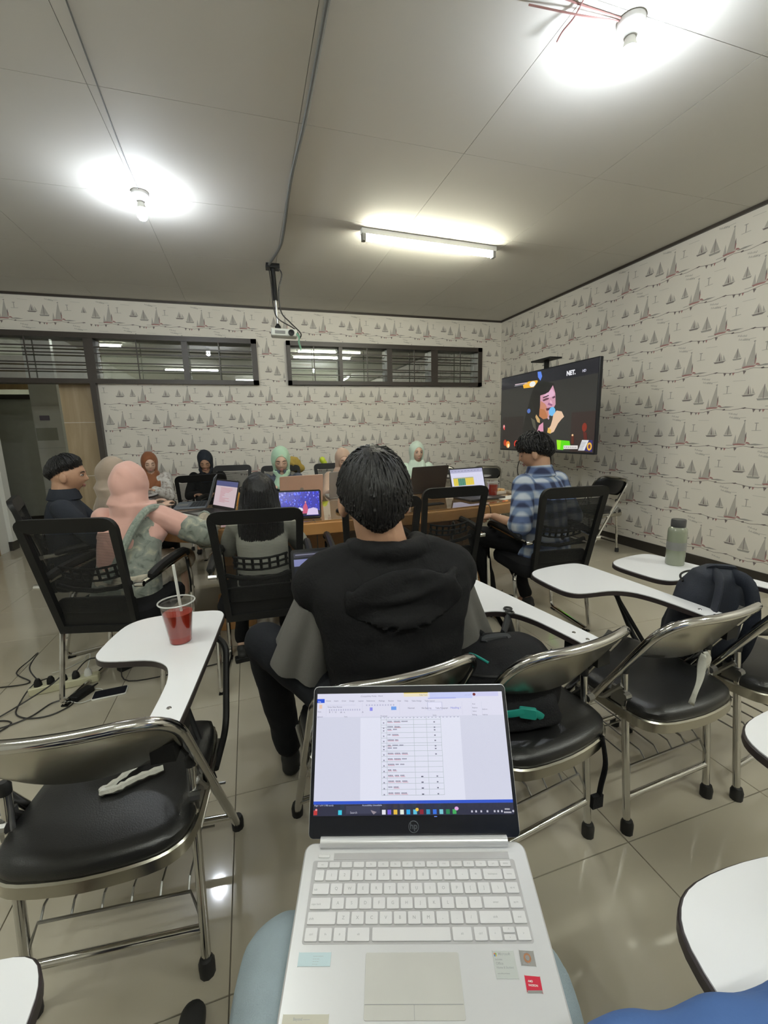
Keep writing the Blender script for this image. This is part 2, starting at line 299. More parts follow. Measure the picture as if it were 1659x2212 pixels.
# back wall with two window openings and the doorway
wb = G(); t = .14; yc = YB+t/2
def wbx(xa, xb, za, zb): wb.box(((xa+xb)/2, yc, (za+zb)/2), (xb-xa, t, zb-za))
W1 = (-2.86, .205, 1.975, 2.555); W2 = (.592, 3.567, 1.98, 2.552)
wbx(XL, XR, W1[3], ZC); wbx(XD, XR, 0, W1[2]); wbx(W1[1], W2[0], W1[2], W1[3]); wbx(W2[1], XR, W1[2], W1[3])
wallb = struct(wb.build('wall_back', M['paper'], None, False))
wallr = struct(G().box((XR+.06, (YF+YB)/2, ZC/2), (.12, YB-YF+.3, ZC)).build('wall_right', M['paper'], None, False))
struct(G().box(((XL+XR)/2, YF-.06, ZC/2), (XR-XL+.3, .12, ZC)).build('wall_front', M['paper'], None, False))
struct(G().box((XL-.06, (YF+5.0)/2, ZC/2), (.12, 5.0-YF, ZC)).box((XL-.06, (5.9+YB)/2, ZC/2),(.12,YB-5.9,ZC)).box((XL-.06,5.45,(2.1+ZC)/2),(.12,.9,ZC-2.1)).build('wall_left', M['white'], None, False))
# white jamb at the left of the doorway and the wooden door leaf
struct(G().box((-2.86, 6.24, 1.54), (.09, .13, 2.86)).build('trim_1', M['white'], None, False))
struct(G().box((-2.87, 6.235, .055), (.10, .15, .11)).build('trim_2', M['base'], None, False))
dl = struct(G().prism([(-2.86,5.02),(-2.82,5.02),(-2.82,5.88),(-2.86,5.88)], .01, 2.08, None, .003).build('door_1', M['door']))
G().box((-2.81,5.12,1.0),(.02,.03,.12)).tube([(-2.80,5.12,1.03),(-2.77,5.12,1.03),(-2.77,5.22,1.03)],.008).build('door_handle', M['chrome'], dl)
# skirtings and ceiling edge trim
struct(G().box((XR-.006, (YF+YB)/2, .05), (.012, YB-YF, .10)).build('baseboard_right', M['base'], None, False))
struct(G().box(((XD+XR)/2, YB-.006, .05), (XR-XD, .012, .10)).build('baseboard_back', M['base'], None, False))
struct(G().box((XR-.012, (YF+YB)/2, ZC-.012), (.024, YB-YF, .024)).build('trim_3', M['trim'], None, False))
struct(G().box(((XL+XR)/2, YB-.012, ZC-.012), (XR-XL, .024, .024)).build('trim_4', M['trim'], None, False))
# doorway frame (vertical post)
struct(G().box((XD-.03, YB+.0, .99), (.06, .17, 1.98)).build('trim_5', M['trim'], None, False))

def window(name, Wd, posts, thin, bars, label_rods):
    xa, xb, za, zb = Wd; g = G(); y = YB+.02; d = .16
    g.box(((xa+xb)/2,y,zb-.03),(xb-xa,d,.06)).box(((xa+xb)/2,y,za+.027),(xb-xa,d,.054)).box((xa+.025,y,(za+zb)/2),(.05,d,zb-za)).box((xb-.035,y,(za+zb)/2),(.07,d,zb-za))
    f = struct(g.build(name, M['trim'], None, False))
    for px, wd in posts: G().box((px,y-.01,(za+zb)/2),(wd,.12,zb-za-.1)).build('mullion', M['trim'], f, False)
    for px in thin: G().box((px,y-.055,(za+zb)/2),(.012,.012,zb-za-.1)).build('vertical_rod', M['trim'], f, False)
    for z in bars: G().box(((xa+xb)/2,y-.055,z),(xb-xa-.08,.014,.014)).build('grille_bar', M['trim'], f, False)
    xs = [xa+.05]+[p for p,_ in posts]+[xb-.07]
    for a, b in zip(xs, xs[1:]): G().box(((a+b)/2,y+.05,(za+zb)/2),(b-a,.005,zb-za-.1)).build('pane', M['glass'], f, False)
    return f
window('window_1', W1, [(-1.73,.10),(-.675,.07)], [-2.37,-1.22,-.27], (2.40,2.325,2.215,2.135), 1)
window('window_2', W2, [(1.335,.05),(2.055,.08),(2.765,.11)], [.961,1.722,2.445,3.20], (2.40,2.32,2.20,2.115), 2)

# printed sailing boats on the wallpaper (flat print, a fraction of a millimetre proud)
def motif(kind):
    P = []
    def p(m, *pts): P.append((m, [(x*.00088, z*.00088) for x, z in pts]))
    def st(m, a, b, wd): # thin stroke
        d = V((b[0]-a[0], b[1]-a[1])).normalized(); nx, ny = -d.y*wd/2, d.x*wd/2; p(m,(a[0]+nx,a[1]+ny),(b[0]+nx,b[1]+ny),(b[0]-nx,b[1]-ny),(a[0]-nx,a[1]-ny))
    # the large sloop
    p('ink_l',(-46,8),(-30,70),(-8,160),(8,216),(14,140),(26,60),(30,10)); p('ink_l',(-80,4),(-70,60),(-62,96),(-56,50),(-48,6)); st('ink_g',(6,216),(2,226),16)
    p('ink_d',(30,20),(34,60),(28,118),(22,90),(22,30)); p('ink_r',(30,10),(40,26),(60,20),(74,4)); st('ink_r',(27,20),(31,70),8)
    p('ink_r',(-84,4),(-40,10),(20,8),(40,4),(20,-6),(-70,-8)); p('ink_d',(-60,-2),(0,4),(10,-4),(-50,-8)); st('ink_g',(-46,8),(6,216),3)
    p('ink_g',(40,2),(110,10),(190,2),(120,-6),(60,-4)); st('ink_g',(-140,-10),(-60,-8),5)
    # garland with flags
    gl = [(-300,-18),(-250,-26),(-190,-36),(-110,-38),(-40,-24),(20,-14),(90,-24),(160,-30),(240,-20),(292,-18)]
    for a, b in zip(gl, gl[1:]): st('ink_d', a, b, 4)
    for fx, fz, s in ((-228,-34,14),(-178,-40,11),(-150,-42,11),(-54,-34,15)): p('ink_r' if fx == -150 else 'ink_d',(fx-s,fz+6),(fx+s,fz+2),(fx-s*.2,fz-2*s))
    p('ink_d',(250,-16),(284,-10),(300,-18),(270,-24)); p('ink_d',(80,-20),(104,-14),(110,-28),(88,-30))
    # marker post, ketch, small sloop
    st('ink_g',(106,130),(106,200),7); st('ink_g',(90,196),(122,196),6); st('ink_l',(70,128),(150,130),5)
    zz = 88 if kind == 0 else 104
    p('ink_g',(240,zz),(252,zz-16),(330,zz-18),(360,zz+2)); p('ink_d',(254,zz-4),(250,zz-14),(330,zz-12),(344,zz-4)); p('ink_d',(290,zz+4),(294,zz+90),(304,zz+4)); p('ink_l',(258,zz+4),(290,zz+80),(288,zz+4)); p('ink_l',(306,zz+4),(304,zz+76),(326,zz+4)); p('ink_l',(328,zz+6),(328,zz+60),(352,zz+6))
    if kind == 0: sx, sz, k = 455, 90, .8
    else: sx, sz, k = 425, 62, 1.1
    p('ink_g',(sx-50*k,sz),(sx-40*k,sz-16*k),(sx+44*k,sz-16*k),(sx+54*k,sz+2)); p('ink_l',(sx-40*k,sz+6),(sx-2,sz+110*k),(sx-2,sz+6)); p('ink_l',(sx+2,sz+6),(sx+2,sz+104*k),(sx+44*k,sz+8)); st('ink_d',(sx,sz),(sx,sz+112*k),5)
    # handwriting under the garland and faint far horizon lines
    random.seed(3)
    for row, (x, z, n) in enumerate(((146,-60,9),(158,-96,11))):
        for i in range(n): a = x+i*9; b = z-i*1.8; st('ink_g',(a,b-7),(a+random.uniform(2,8),b+random.uniform(2,12)),4)
    st('ink_l',(-100,246),(10,250),4); st('ink_l',(150,240),(260,236),3)
    return P
MOT = [motif(0), motif(1)]; random.seed(11)
ORD = ['ink_l','ink_g','ink_d','ink_r']
def printed(mapf, u0, u1, holes, name, parent):
    g = G(); row = 0; z = 1.755+.312*4
    while z > -.3:
        k = row % 2; off = 1.896+(.26 if k else 0); i0 = int((u0-off)/.519)-2
        for i in range(i0, i0+int((u1-u0)/.519)+5):
            ub = off+i*.519
            for m, pts in MOT[k]:
                q = [(ub+x, z+y) for x, y in pts]
                if any(a < u0+.004 or a > u1-.004 or b < .105 or b > ZC-.03 or any(h[0]-.003 < a < h[1]+.003 and h[2]-.003 < b < h[3]+.003 for h in holes) for a, b in q): continue
                mi = ORD.index(m); g.add([mapf(a,b,.0004+.0002*mi) for a,b in q], [tuple(range(len(q)))], None, mi)
        z -= .312; row += 1
    o = g.build(name, [M[k] for k in ORD], parent, False); o['kind'] = 'stuff'; return o
printed(lambda a,b,e: (a, YB-e, b), XD, XR, [(W1[0],W1[1],W1[2],W1[3]),(W2[0],W2[1],W2[2],W2[3])], 'printed_boats', wallb)
printed(lambda a,b,e: (XR-e, YB-(a-XR), b), XR, XR+YB-YF, [], 'printed_boats', wallr)
printed(lambda a,b,e: (a, YB-e, b), XL, XD, [(XL-1,XD+1,-1,2.57)], 'printed_boats', wallb)

# corridor seen through the doorway and the high windows
struct(G().box((.3,10.56,1.5),(8,.12,3.1)).build('wall_corridor_far', M['wgrey'], None, False))
struct(G().box((4.36,8.4,1.5),(.12,4.3,3.1)).build('wall_corridor_right', M['wgrey'], None, False))
struct(G().box((-3.72,7.8,1.5),(.12,5.6,3.1)).build('wall_corridor_left', M['wgreyd'], None, False))
struct(G().box((.3,8.46,3.02),(8.2,4.2,.05)).build('ceiling_corridor', M['wtile'], None, False))
struct(G().box((-1.93,6.45,1.5),(.46,.16,3.0)).build('trim_6', M['woodp'], None, False))
for z in (1.52,.85): struct(G().box((-1.93,6.369,z),(.46,.004,.006)).build('trim_7', M['paper'], None, False))
pl_ = struct(G().box((-2.74,7.6,1.5),(.34,.22,3.0)).build('trim_8', M['pill'], None, False))
for z in (.6,1.2,1.8): G().box((-2.74,7.488,z),(.34,.004,.005)).build('tile_joint', M['joint'], pl_, False)
G().box((-2.77,7.487,1.40),(.26,.004,.18)).build('stained_band', M['wgreyd'], pl_, False)
tag(G().prism(rrect(.12,.07,.006),-.004,.004,T_((-2.77,7.484,1.63))@RX90).build('wall_sign', mat('sign_mauve',(.14,.12,.15),.5)), 'small mauve notice plate on the grey corridor pillar','sign')
gd = struct(G().box((-3.3,8.2,1.0),(.9,.06,2.0)).build('door_2', M['wgrey'])); G().box((-3.3,8.16,1.98),(.98,.08,.07)).box((-3.77,8.16,1.0),(.05,.08,2.0)).box((-2.83,8.16,1.0),(.05,.08,2.0)).build('door_frame', M['trim'], gd, False)
struct(G().box((-3.3,8.25,2.35),(.95,.06,.5)).build('trim_9', M['door'], None, False)); struct(G().box((-3.3,8.15,.06),(1.0,.05,.12)).build('baseboard_corridor', M['base'], None, False))
for i in range(5):
    x = -2.1+i*1.25; f = struct(G().box((x,10.45,2.30),(.9,.06,.42)).build('window_%d'%(3+i), M['door'])); G().box((x-.5,10.44,2.30),(.09,.08,.5)).build('mullion', M['trim'], f, False)
for (x,y,n) in ((1.65,9.5,1),(-2.6,8.9,2)):
    r = root('corridor_lamp',(x,y,2.9),0,['long fluorescent tube on the corridor ceiling beyond the right high window','fluorescent tube on the corridor ceiling beyond the open doorway'][n-1],'lamp')
    G().box((0,0,.05),(1.25,.05,.04)).build('batten', M['white'], r, False); G().tube([(-.6,0,0),(.6,0,0)],.014).build('tube', M['e_hall'], r)

# ------------------------------------------------ lamps
def bulb(loc, rz, label):
    r = root('bulb_lamp', loc, rz, label, 'lamp')
    G().lathe([(.0,0),(.055,0),(.056,-.012),(.048,-.03),(.030,-.045),(.026,-.06),(.0,-.06)],24).build('lamp_holder', M['cup2'], r)
    G().lathe([(.0,-.061),(.02,-.061),(.026,-.085),(.030,-.10),(.0,-.10)],20).build('bulb_collar', M['white'], r)
    G().lathe([(.0,-.101),(.029,-.101),(.034,-.13),(.032,-.152),(.020,-.17),(.0,-.176)],20).build('bulb_globe', M['e_bulb'], r)
    return r
bulb((-.577,3.634,ZC-.002),0,'lit white bulb on the left of the ceiling, at the end of a thin cord')
bulb((1.665,1.71,ZC-.002),0,'lit white bulb at the upper right of the ceiling, on a larger round holder')
def tubelamp(loc, rz, L, m, label):
    r = root('tube_lamp', loc, rz, label, 'lamp')
    G().box((0,0,-.022),(L,.05,.04)).build('batten', M['white'], r, False)
    for s in (-1,1): G().box((s*(L/2-.02),0,-.065),(.03,.045,.06)).build('end_socket', M['plasticg'], r, False)
    G().tube([(-L/2+.03,0,-.075),(L/2-.03,0,-.075)],.0155,10).build('tube', m, r); return r
tubelamp((1.68,3.80,ZC-.001),radians(2.5),1.30,M['e_tube'],'lit fluorescent tube on the ceiling before the back wall')
tubelamp((-1.15,.95,ZC-.001),0,1.25,M['e_tube2'],'fluorescent tube on the ceiling above the left chairs, out of view')
tubelamp((.4,-.9,ZC-.001),0,1.25,M['e_tube2'],'added fill tube on the ceiling behind the camera, out of view')  # unseen fill light, added to brighten the chair backs and writing tablets
tubelamp((2.9,-.3,ZC-.001),radians(90),1.25,M['e_tube2'],'added tube for even fill light near the right wall, out of view')  # second unseen tube, added only to spread the light more evenly
tag(G().tube(cat([(-.50,1.6,ZC-.004),(-.535,2.243,ZC-.004),(-.555,2.706,ZC-.004),(-.575,3.2,ZC-.004),(-.577,3.60,ZC-.004)]),.0035,6).build('lamp_cord',M['cableg']),'thin grey cord along the ceiling to the left bulb','cord')
tag(G().tube(cat([(1.1,1.70,ZC-.004),(1.361,1.708,ZC-.004),(1.62,1.709,ZC-.006)]),.0035,6).tube(cat([(1.2,1.76,ZC-.01),(1.42,1.73,ZC-.02),(1.62,1.72,ZC-.006)]),.0035,6).tube(cat([(1.40,1.68,ZC-.004),(1.405,1.74,ZC-.02),(1.395,1.80,ZC-.03),(1.40,1.84,ZC-.035)]),.0035,6).build('lamp_cord',mat('reddish_wire',(.25,.12,.11),.6)),'reddish wires with a loose end leading to the right bulb','cord')
tag(G().tube(cat([(.43,1.2,ZC-.012),(.43,1.971,ZC-.012),(.427,2.614,ZC-.012),(.405,3.207,ZC-.012),(.417,3.986,ZC-.012),(.405,4.3,ZC-.012),(.33,4.70,ZC-.016)]),.011,8).build('ceiling_cable',M['cableg']),'thick dark cable running along the ceiling to the projector mount','cable')
# projector on its pole
pr = root('projector',(.44,4.736,2.325),radians(-4),'white ceiling projector hanging from a black pole','projector',tilt=(radians(4),radians(2),radians(-4)))
G().prism(rrect(.26,.20,.02),-.035,.035,None,.008).build('body', M['projw'], pr)
G().lathe([(0,0),(.03,0),(.03,.012),(.022,.012),(0,.004)],18,T_((.07,-.10,0))@RX90).build('lens', M['plastic'], pr)
G().box((-.04,-.101,0),(.10,.004,.03)).build('vent', M['plasticg'], pr, False)
pm = root('projector_mount',(.368,4.736,ZC),0,'black ceiling bracket and pole carrying the white projector','bracket')
G().box((0,0,-.02),(.13,.10,.04)).build('ceiling_plate',M['plastic'],pm,False); G().tube([(0,0,-.03),(.01,0,-.33)],.023,12).build('pole',M['plastic'],pm); G().tube([(.01,0,-.3),(.015,0,-.58)],.013,10).build('thin_pole',M['steel'],pm); G().lathe([(0,-.61),(.03,-.61),(.03,-.58),(.012,-.55),(0,-.55)],14,T_((.015,0,0))).build('ball_joint',M['plastic'],pm)
tag(G().tube(cat([(.41,4.70,ZC-.03),(.45,4.69,ZC-.10),(.41,4.69,ZC-.25),(.42,4.68,2.52),(.50,4.66,2.42),(.60,4.66,2.32),(.585,4.68,2.27)]),.007,6).tube(cat([(.33,4.70,ZC-.04),(.34,4.68,ZC-.2),(.35,4.68,2.55),(.39,4.68,2.45),(.54,4.66,2.36),(.59,4.66,2.28)]),.006,6).build('projector_cable',M['cable']),'two black cables drooping beside the projector pole','cable')
tag(G().tube(cat([(.555,4.63,2.31),(.575,4.61,2.27),(.57,4.61,2.22),(.585,4.61,2.16),(.58,4.61,2.12)]),[.012]*6+[.010]*6+[.012]*6+[.006]*7,6,flat=.35).build('green_ribbon',M['green']),'pale green ribbon dangling from the projector','ribbon')

# ------------------------------------------------ flat artwork helper for screens
class Art:
    def __init__(s, w, h, T): s.w=w; s.h=h; s.T=T; s.g=G(); s.m=[]; s.k=0
    def mi(s, m):
        if m not in s.m: s.m.append(m)
        return s.m.index(m)
    def poly(s, pts, m):
        s.k += 1; e = .0003+.00004*s.k; s.g.add([((x-.5)*s.w, (.5-y)*s.h, e) for x,y in pts], [tuple(range(len(pts)))], s.T, s.mi(m)); return s
    def rect(s, x0, y0, x1, y1, m): return s.poly([(x0,y0),(x1,y0),(x1,y1),(x0,y1)], m)
    def disc(s, x, y, rx, ry, m, n=14): return s.poly([(x+rx*cos(2*pi*i/n), y+ry*sin(2*pi*i/n)) for i in range(n)], m)
    def build(s, name, parent):
        g = s.g; me = bpy.data.meshes.new(name); me.from_pydata(g.v, [], g.f); [me.materials.append(m) for m in s.m]; me.polygons.foreach_set('material_index', g.mi)
        o = bpy.data.objects.new(name, me); COL.objects.link(o); o.parent = parent; return o
_ec = {}
def E_(r,g,b,e=1.0):
    k = (r,g,b,e)
    if k not in _ec:
        lin = lambda c: ((c+.055)/1.055)**2.4 if c > .04045 else c/12.92
        _ec[k] = emi('screen_%02d'%len(_ec), (lin(r/255),lin(g/255),lin(b/255)), e)
    return _ec[k]

# ------------------------------------------------ television on its stand
tv = root('television',(3.25,4.235,0),radians(-90),'large flat television on a stand before the right wall, showing a singer','television')
TW, TH, TZ = 1.66, .925, 1.50
G().prism(rrect(TW,TH,.01),-.012,.03,T_((0,0,TZ))@RX90,.004).build('bezel',M['bezel'],tv)
G().prism(rrect(TW*.6,TH*.5,.02),-.07,-.01,T_((0,0,TZ-.1))@RX90@Matrix.Scale(1,4)).build('rear_housing',M['plastic'],tv)
A = Art(TW-.02,TH-.03,T_((0,-.031,TZ+.004))@RX90)
def tvu(x,y):
    xl_ = 235-15*(y-455)/820; xr_ = 1390-45*(y-200)/1100; tt = (x-xl_)/(xr_-xl_); top = 455+(200-455)*tt; bot = 1275+25*tt; return (1100*tt/(820+280*tt), (y-top)/(bot-top))
def tp(pts,c): A.poly([tvu(*p) for p in pts], E_(*c))
A.rect(0,0,1,1,E_(46,46,44)); A.rect(.0,0,1,.16,E_(30,30,38)); A.rect(.02,.55,.3,1,E_(38,33,32)); A.rect(.8,.55,1,1,E_(48,36,34))
tp([(470,1200),(520,900),(600,600),(640,500),(740,470),(860,500),(885,620),(870,700),(700,690),(690,900),(800,1100),(800,1290),(480,1290)],(26,26,25))
tp([(700,640),(790,610),(850,520),(880,610),(885,740),(850,800),(800,900),(740,915),(690,880),(700,760)],(205,150,170)); tp([(704,700),(760,735),(790,790),(800,850),(800,900),(740,915),(690,880)],(196,132,108)); tp([(694,790),(750,800),(780,850),(790,900),(740,915),(690,880)],(182,116,74)); tp([(740,640),(840,560),(872,610),(860,650),(800,665)],(222,175,200))
tp([(728,690),(770,668),(806,664),(800,682),(740,706)],(95,55,70)); tp([(842,655),(874,640),(880,660),(850,674)],(95,55,80)); tp([(820,690),(838,700),(850,745),(815,748)],(225,175,195)); tp([(730,660),(800,632),(806,642),(736,672)],(50,30,40)); tp([(770,790),(840,770),(845,800),(780,815)],(80,25,50)); tp([(800,720),(850,740),(840,760),(790,745)],(150,90,130)); tp([(640,500),(760,480),(850,520),(800,600),(700,640),(690,860),(640,850),(600,700)],(20,20,20))
tp([(655,860),(700,920),(700,960),(670,950),(645,890)],(200,165,110)); tp([(690,990),(740,950),(745,1060),(670,1060)],(215,150,175)); tp([(590,900),(640,930),(660,1050),(620,1010)],(80,78,66))
A.disc(*tvu(845,822),.033,.055,E_(110,185,235)); tp([(800,880),(815,900),(805,920),(790,900)],(200,170,185))
tp([(860,860),(900,810),(960,820),(990,880),(960,910),(920,960),(870,1060),(830,1080),(790,1070),(800,1030),(830,990),(850,920)],(225,190,160)); tp([(800,1010),(840,1040),(830,1085),(790,1070)],(225,180,90))
tp([(490,520),(560,480),(660,465),(670,480),(620,545),(500,560)],(240,180,50)); A.disc(*tvu(605,510),.035,.035,E_(235,235,230)); tp([(665,370),(705,365),(720,420),(700,470),(670,430)],(90,130,225))
tp([(395,515),(540,490),(540,500),(395,525)],(210,190,200)); tp([(390,534),(560,505),(560,508),(390,538)],(190,190,200)); A.disc(*tvu(565,822),.02,.03,E_(80,110,180)); A.disc(*tvu(265,1015),.012,.03,E_(240,160,160)); A.disc(*tvu(268,1035),.009,.02,E_(220,60,60))
A.disc(*tvu(280,1205),.022,.045,E_(180,50,20)); A.disc(*tvu(315,1225),.028,.05,E_(235,140,50)); A.disc(*tvu(320,1240),.014,.03,E_(255,240,190)); A.disc(*tvu(418,1215),.03,.05,E_(215,50,30))
tp([(905,1155),(1060,1165),(1070,1220),(980,1275),(915,1270)],(90,215,10)); tp([(905,1155),(960,1160),(950,1270),(915,1270)],(150,230,30)); tp([(1080,1100),(1110,1100),(1110,1200),(1080,1200)],(90,35,20)); A.disc(*tvu(1095,1095),.008,.012,E_(240,200,150)); A.disc(*tvu(1235,1000),.02,.05,E_(130,40,25)); tp([(1220,1050),(1260,1060),(1270,1150),(1230,1140)],(90,30,26))
tp([(990,1220),(1160,1216),(1160,1258),(990,1262)],(225,220,215)); tp([(1210,1150),(1290,1150),(1240,1275),(1165,1275)],(220,220,222)); tp([(1290,1150),(1335,1150),(1330,1290),(1240,1275)],(52,44,110)); A.disc(*tvu(1298,1225),.02,.045,E_(235,180,60)); A.disc(*tvu(1298,1225),.010,.025,E_(90,50,90))
for i in range(6): tp([(1205+20*0-i*7,1172+i*17),(1262-i*8,1172+i*17),(1260-i*8,1178+i*17),(1203-i*7,1178+i*17)],(140,140,150))
for i in range(7): tp([(1000+i*22,1235),(1012+i*22,1235),(1012+i*22,1243),(1000+i*22,1243)],(60,60,70))
A.build('screen_picture',tv)
u,v_ = tvu(1060,388); text('NET.',.062,T_(((u-.5)*TW,-.035,TZ+(.5-v_)*TH))@RX90,E_(235,235,240),'screen_lettering',tv,bold=.003)
u,v_ = tvu(1213,362); text('HD',.035,T_(((u-.5)*TW,-.035,TZ+(.5-v_)*TH))@RX90,E_(200,200,215),'screen_lettering',tv,bold=.001)
u,v_ = tvu(460,505)
st_ = root('television_stand',(3.25,4.235,0),radians(-90),'black pole stand with a small top shelf carrying the television','stand')
G().box((-.06,.12,.78),(.10,.05,1.46)).build('column',M['plastic'],st_,False); G().prism(rrect(.9,.5,.05),0,.03,T_((-.06,.14,0)),.005).build('base',M['plastic'],st_); G().box((-.02,.03,2.01),(.05,.03,.10)).prism(rrect(.34,.16,.01),2.055,2.07,T_((-.02,.02,0))).build('camera_shelf',M['plastic'],st_,False)
tag(G().tube(cat([(3.4,4.78,1.1),(3.55,4.95,1.02),(3.6,5.15,.90),(3.6,5.20,.70),(3.6,5.0,.52),(3.6,4.75,.52),(3.55,4.55,.62),(3.42,4.40,.80)]),.006,6).build('loop_cable',M['cable']),'thin black cable hanging in a loop below the television','cable')

# ------------------------------------------------ furniture builders
TAB = [(.193,.570),(.190,.605),(.172,.637),(.13,.650),(.04,.652),(-.05,.640),(-.098,.616),(-.124,.575),(-.134,.50),(-.136,.42),(-.130,.378),(-.106,.348),(-.06,.334),(.02,.322),(.066,.30),(.098,.262),(.116,.20),(.121,.14),(.122,.08),(.122,.03),(.1225,.008),(.124,.0),(.132,-.006),(.145,-.007),(.165,-.007),(.182,-.006),(.190,.0),(.1935,.008),(.194,.03),(.195,.10),(.195,.20),(.195,.30),(.195,.40),(.194,.48),(.1935,.54)]
TAB = [(p.x,p.y) for p in cat([(a,b,0) for a,b in TAB],3,True)]
def folding_chair(name, loc, rz, label, tablet=True, group=None, pad='vinyl', simple=False):
    r = root(name, (loc[0],loc[1],0), rz, label, 'chair', group); hw = .208; n = 6 if simple else 10
    def ly(z): return .40-.47*z/.75
    path = fillet([(-hw,.40,.012),(-hw,ly(.765),.765),(hw,ly(.765),.765),(hw,.40,.012)],.10,8)
    e1 = path[len(path)//2-1]; e2 = path[len(path)//2]; mid = [e1.lerp(e2,k/8) for k in range(1,8)]; path = path[:len(path)//2]+mid+path[len(path)//2:]
    for p in path:
        if p.z > .60: p.y -= .036*(1-(p.x/hw)**2)
    G().tube(path,.0125,n).build('back_frame',M['chrome'],r)
    for s in (-1,1):
        G().tube([(s*.19,0,.012),(s*.192,.055,.55)],.0115,n).build('rear_leg',M['chrome'],r)
        G().lathe([(0,0),(.019,0),(.020,.03),(.015,.045),(0,.045)],10,T_((s*.19,0,0))).build('foot_cap',M['rubber'],r)
        G().lathe([(0,0),(.019,0),(.020,.03),(.015,.045),(0,.045)],10,T_((s*hw,.40,0))).build('foot_cap',M['rubber'],r)
        G().lathe([(0,0),(.013,0),(.014,.02),(.008,.03),(0,.03)],10,T_((s*.192,.054,.54))).build('leg_cap',M['rubber'],r)
        g = G().tube(fillet([(s*.2,.05,.50),(s*.2,.12,.415),(s*.2,.30,.41)],.02,3),.009,6).box((s*.2,.06,.46),(.012,.05,.05)).lathe([(0,-.012),(.012,-.012),(.012,.012),(0,.012)],8,T_((s*.2,.035,.47))@Matrix.Rotation(pi/2,4,'Y')); g.build('hinge',M['steel'],r)
    G().tube([(-.19,.012,.12),(.19,.012,.12)],.010,n).build('crossbar',M['chrome'],r); G().tube([(-hw,.325,.12),(hw,.325,.12)],.010,n).build('crossbar',M['chrome'],r)
    ol = [(-.185,.34),(-.16,.36),(0,.372),(.16,.36),(.185,.34),(.2,.28),(.205,.10),(.20,.0),(.175,-.045),(.12,-.07),(0,-.082),(-.12,-.07),(-.175,-.045),(-.20,.0),(-.205,.10),(-.2,.28)]
    ol = [(p.x,p.y) for p in cat([(a,b,0) for a,b in ol],3,True)]
    G().prism(ol,.388,.425,None,.004).build('seat_pan',M['chromed'],r)
    g = G(); c = (0,.14)
    sc = lambda k,z: [(c[0]+(x-c[0])*k, c[1]+(y-c[1])*k, z) for x,y in ol]
    g.rings([sc(.955,.420),sc(.975,.432),sc(.965,.446),sc(.92,.456),sc(.8,.461),sc(.5,.464)]).build('seat_cushion',M[pad],r)
    # curved back panel: chrome pan behind, black pad in front
    def panel(off, sh, z0, z1):
        N, K = 18, 8; rs = []; vs = []
        for k in range(K+1):
            v = k/K; z = z0+(z1-z0)*v; e = max(0, 1-v/.45); hwid = (.2-sh)*(1-.16*e**2.4-(.20*max(0,(v-.62)/.38)**2.2))
            for j in range(N+1): u_ = -1+2*j/N; vs.append((hwid*u_, ly(z)+off-.038*(1-u_*u_), z-.012*(u_*u_)*(1-v)*-1))
        fs = [(k*(N+1)+j,k*(N+1)+j+1,(k+1)*(N+1)+j+1,(k+1)*(N+1)+j) for k in range(K) for j in range(N)]
        return vs, fs
    def slab(o0, o1, sh, z0, z1, nm, m):
        a, fa = panel(o0, sh, z0, z1); b, fb = panel(o1, sh, z0, z1); N, K = 18, 8; n_ = len(a); fs = fa+[tuple(i+n_ for i in f)[::-1] for f in fb]
        bd = [j for j in range(N+1)]+[k*(N+1)+N for k in range(1,K+1)]+[K*(N+1)+j for j in range(N-1,-1,-1)]+[k*(N+1) for k in range(K-1,0,-1)]
        for i in range(len(bd)): p, q = bd[i], bd[(i+1)%len(bd)]; fs.append((p,q,q+n_,p+n_))
        g = G(); g.add(a+b, fs); return g.build(nm, m, r, True, 50)
    slab(-.006,.002,-.006,.594,.764,'back_pan',M['chromed']); slab(.003,.02,.014,.604,.745,'back_pad',M[pad])
    if not simple:
        w_ = G()
        for i in range(6): x = -.16+.064*i; w_.tube([(x,.03,.215),(x,.05,.235),(x,.33,.245)],.003,5)
        w_.tube([(-.185,.012,.16),(-.165,.028,.215),(.165,.028,.215),(.185,.012,.16)],.004,6).tube([(-.2,.33,.24),(.2,.33,.24)],.004,6).tube([(-.195,.18,.238),(.195,.18,.238)],.003,5); w_.build('book_rack',M['steel'],r)
    if tablet:
        tb = G().prism(TAB,.662,.681,None,.002).build('writing_tablet',M['tedge'],r); G().prism([(x*.985+.001,y*.99+.003) for x,y in TAB],.6805,.6835).build('laminate_top',M['tablet'],tb,False)
        for p in ((.155,.02),(.155,.07)): G().lathe([(0,0),(.006,0),(.005,.0015),(0,.0015)],10,T_((p[0],p[1],.6835))).build('screw',M['chrome'],tb)
        G().tube(fillet([(.17,.50,.655),(.213,.47,.63),(.216,.34,.42),(.208,.20,.40)],.05,5),.010,8).tube([(.08,.34,.655),(.20,.21,.36)],.008,8).build('tablet_support',M['plastic'],r)
        G().box((.165,.03,.64),(.05,.12,.04)).tube([(.18,.03,.63),(.205,.02,.60)],.012,8).build('tablet_bracket',M['plastic'],r)
    return r

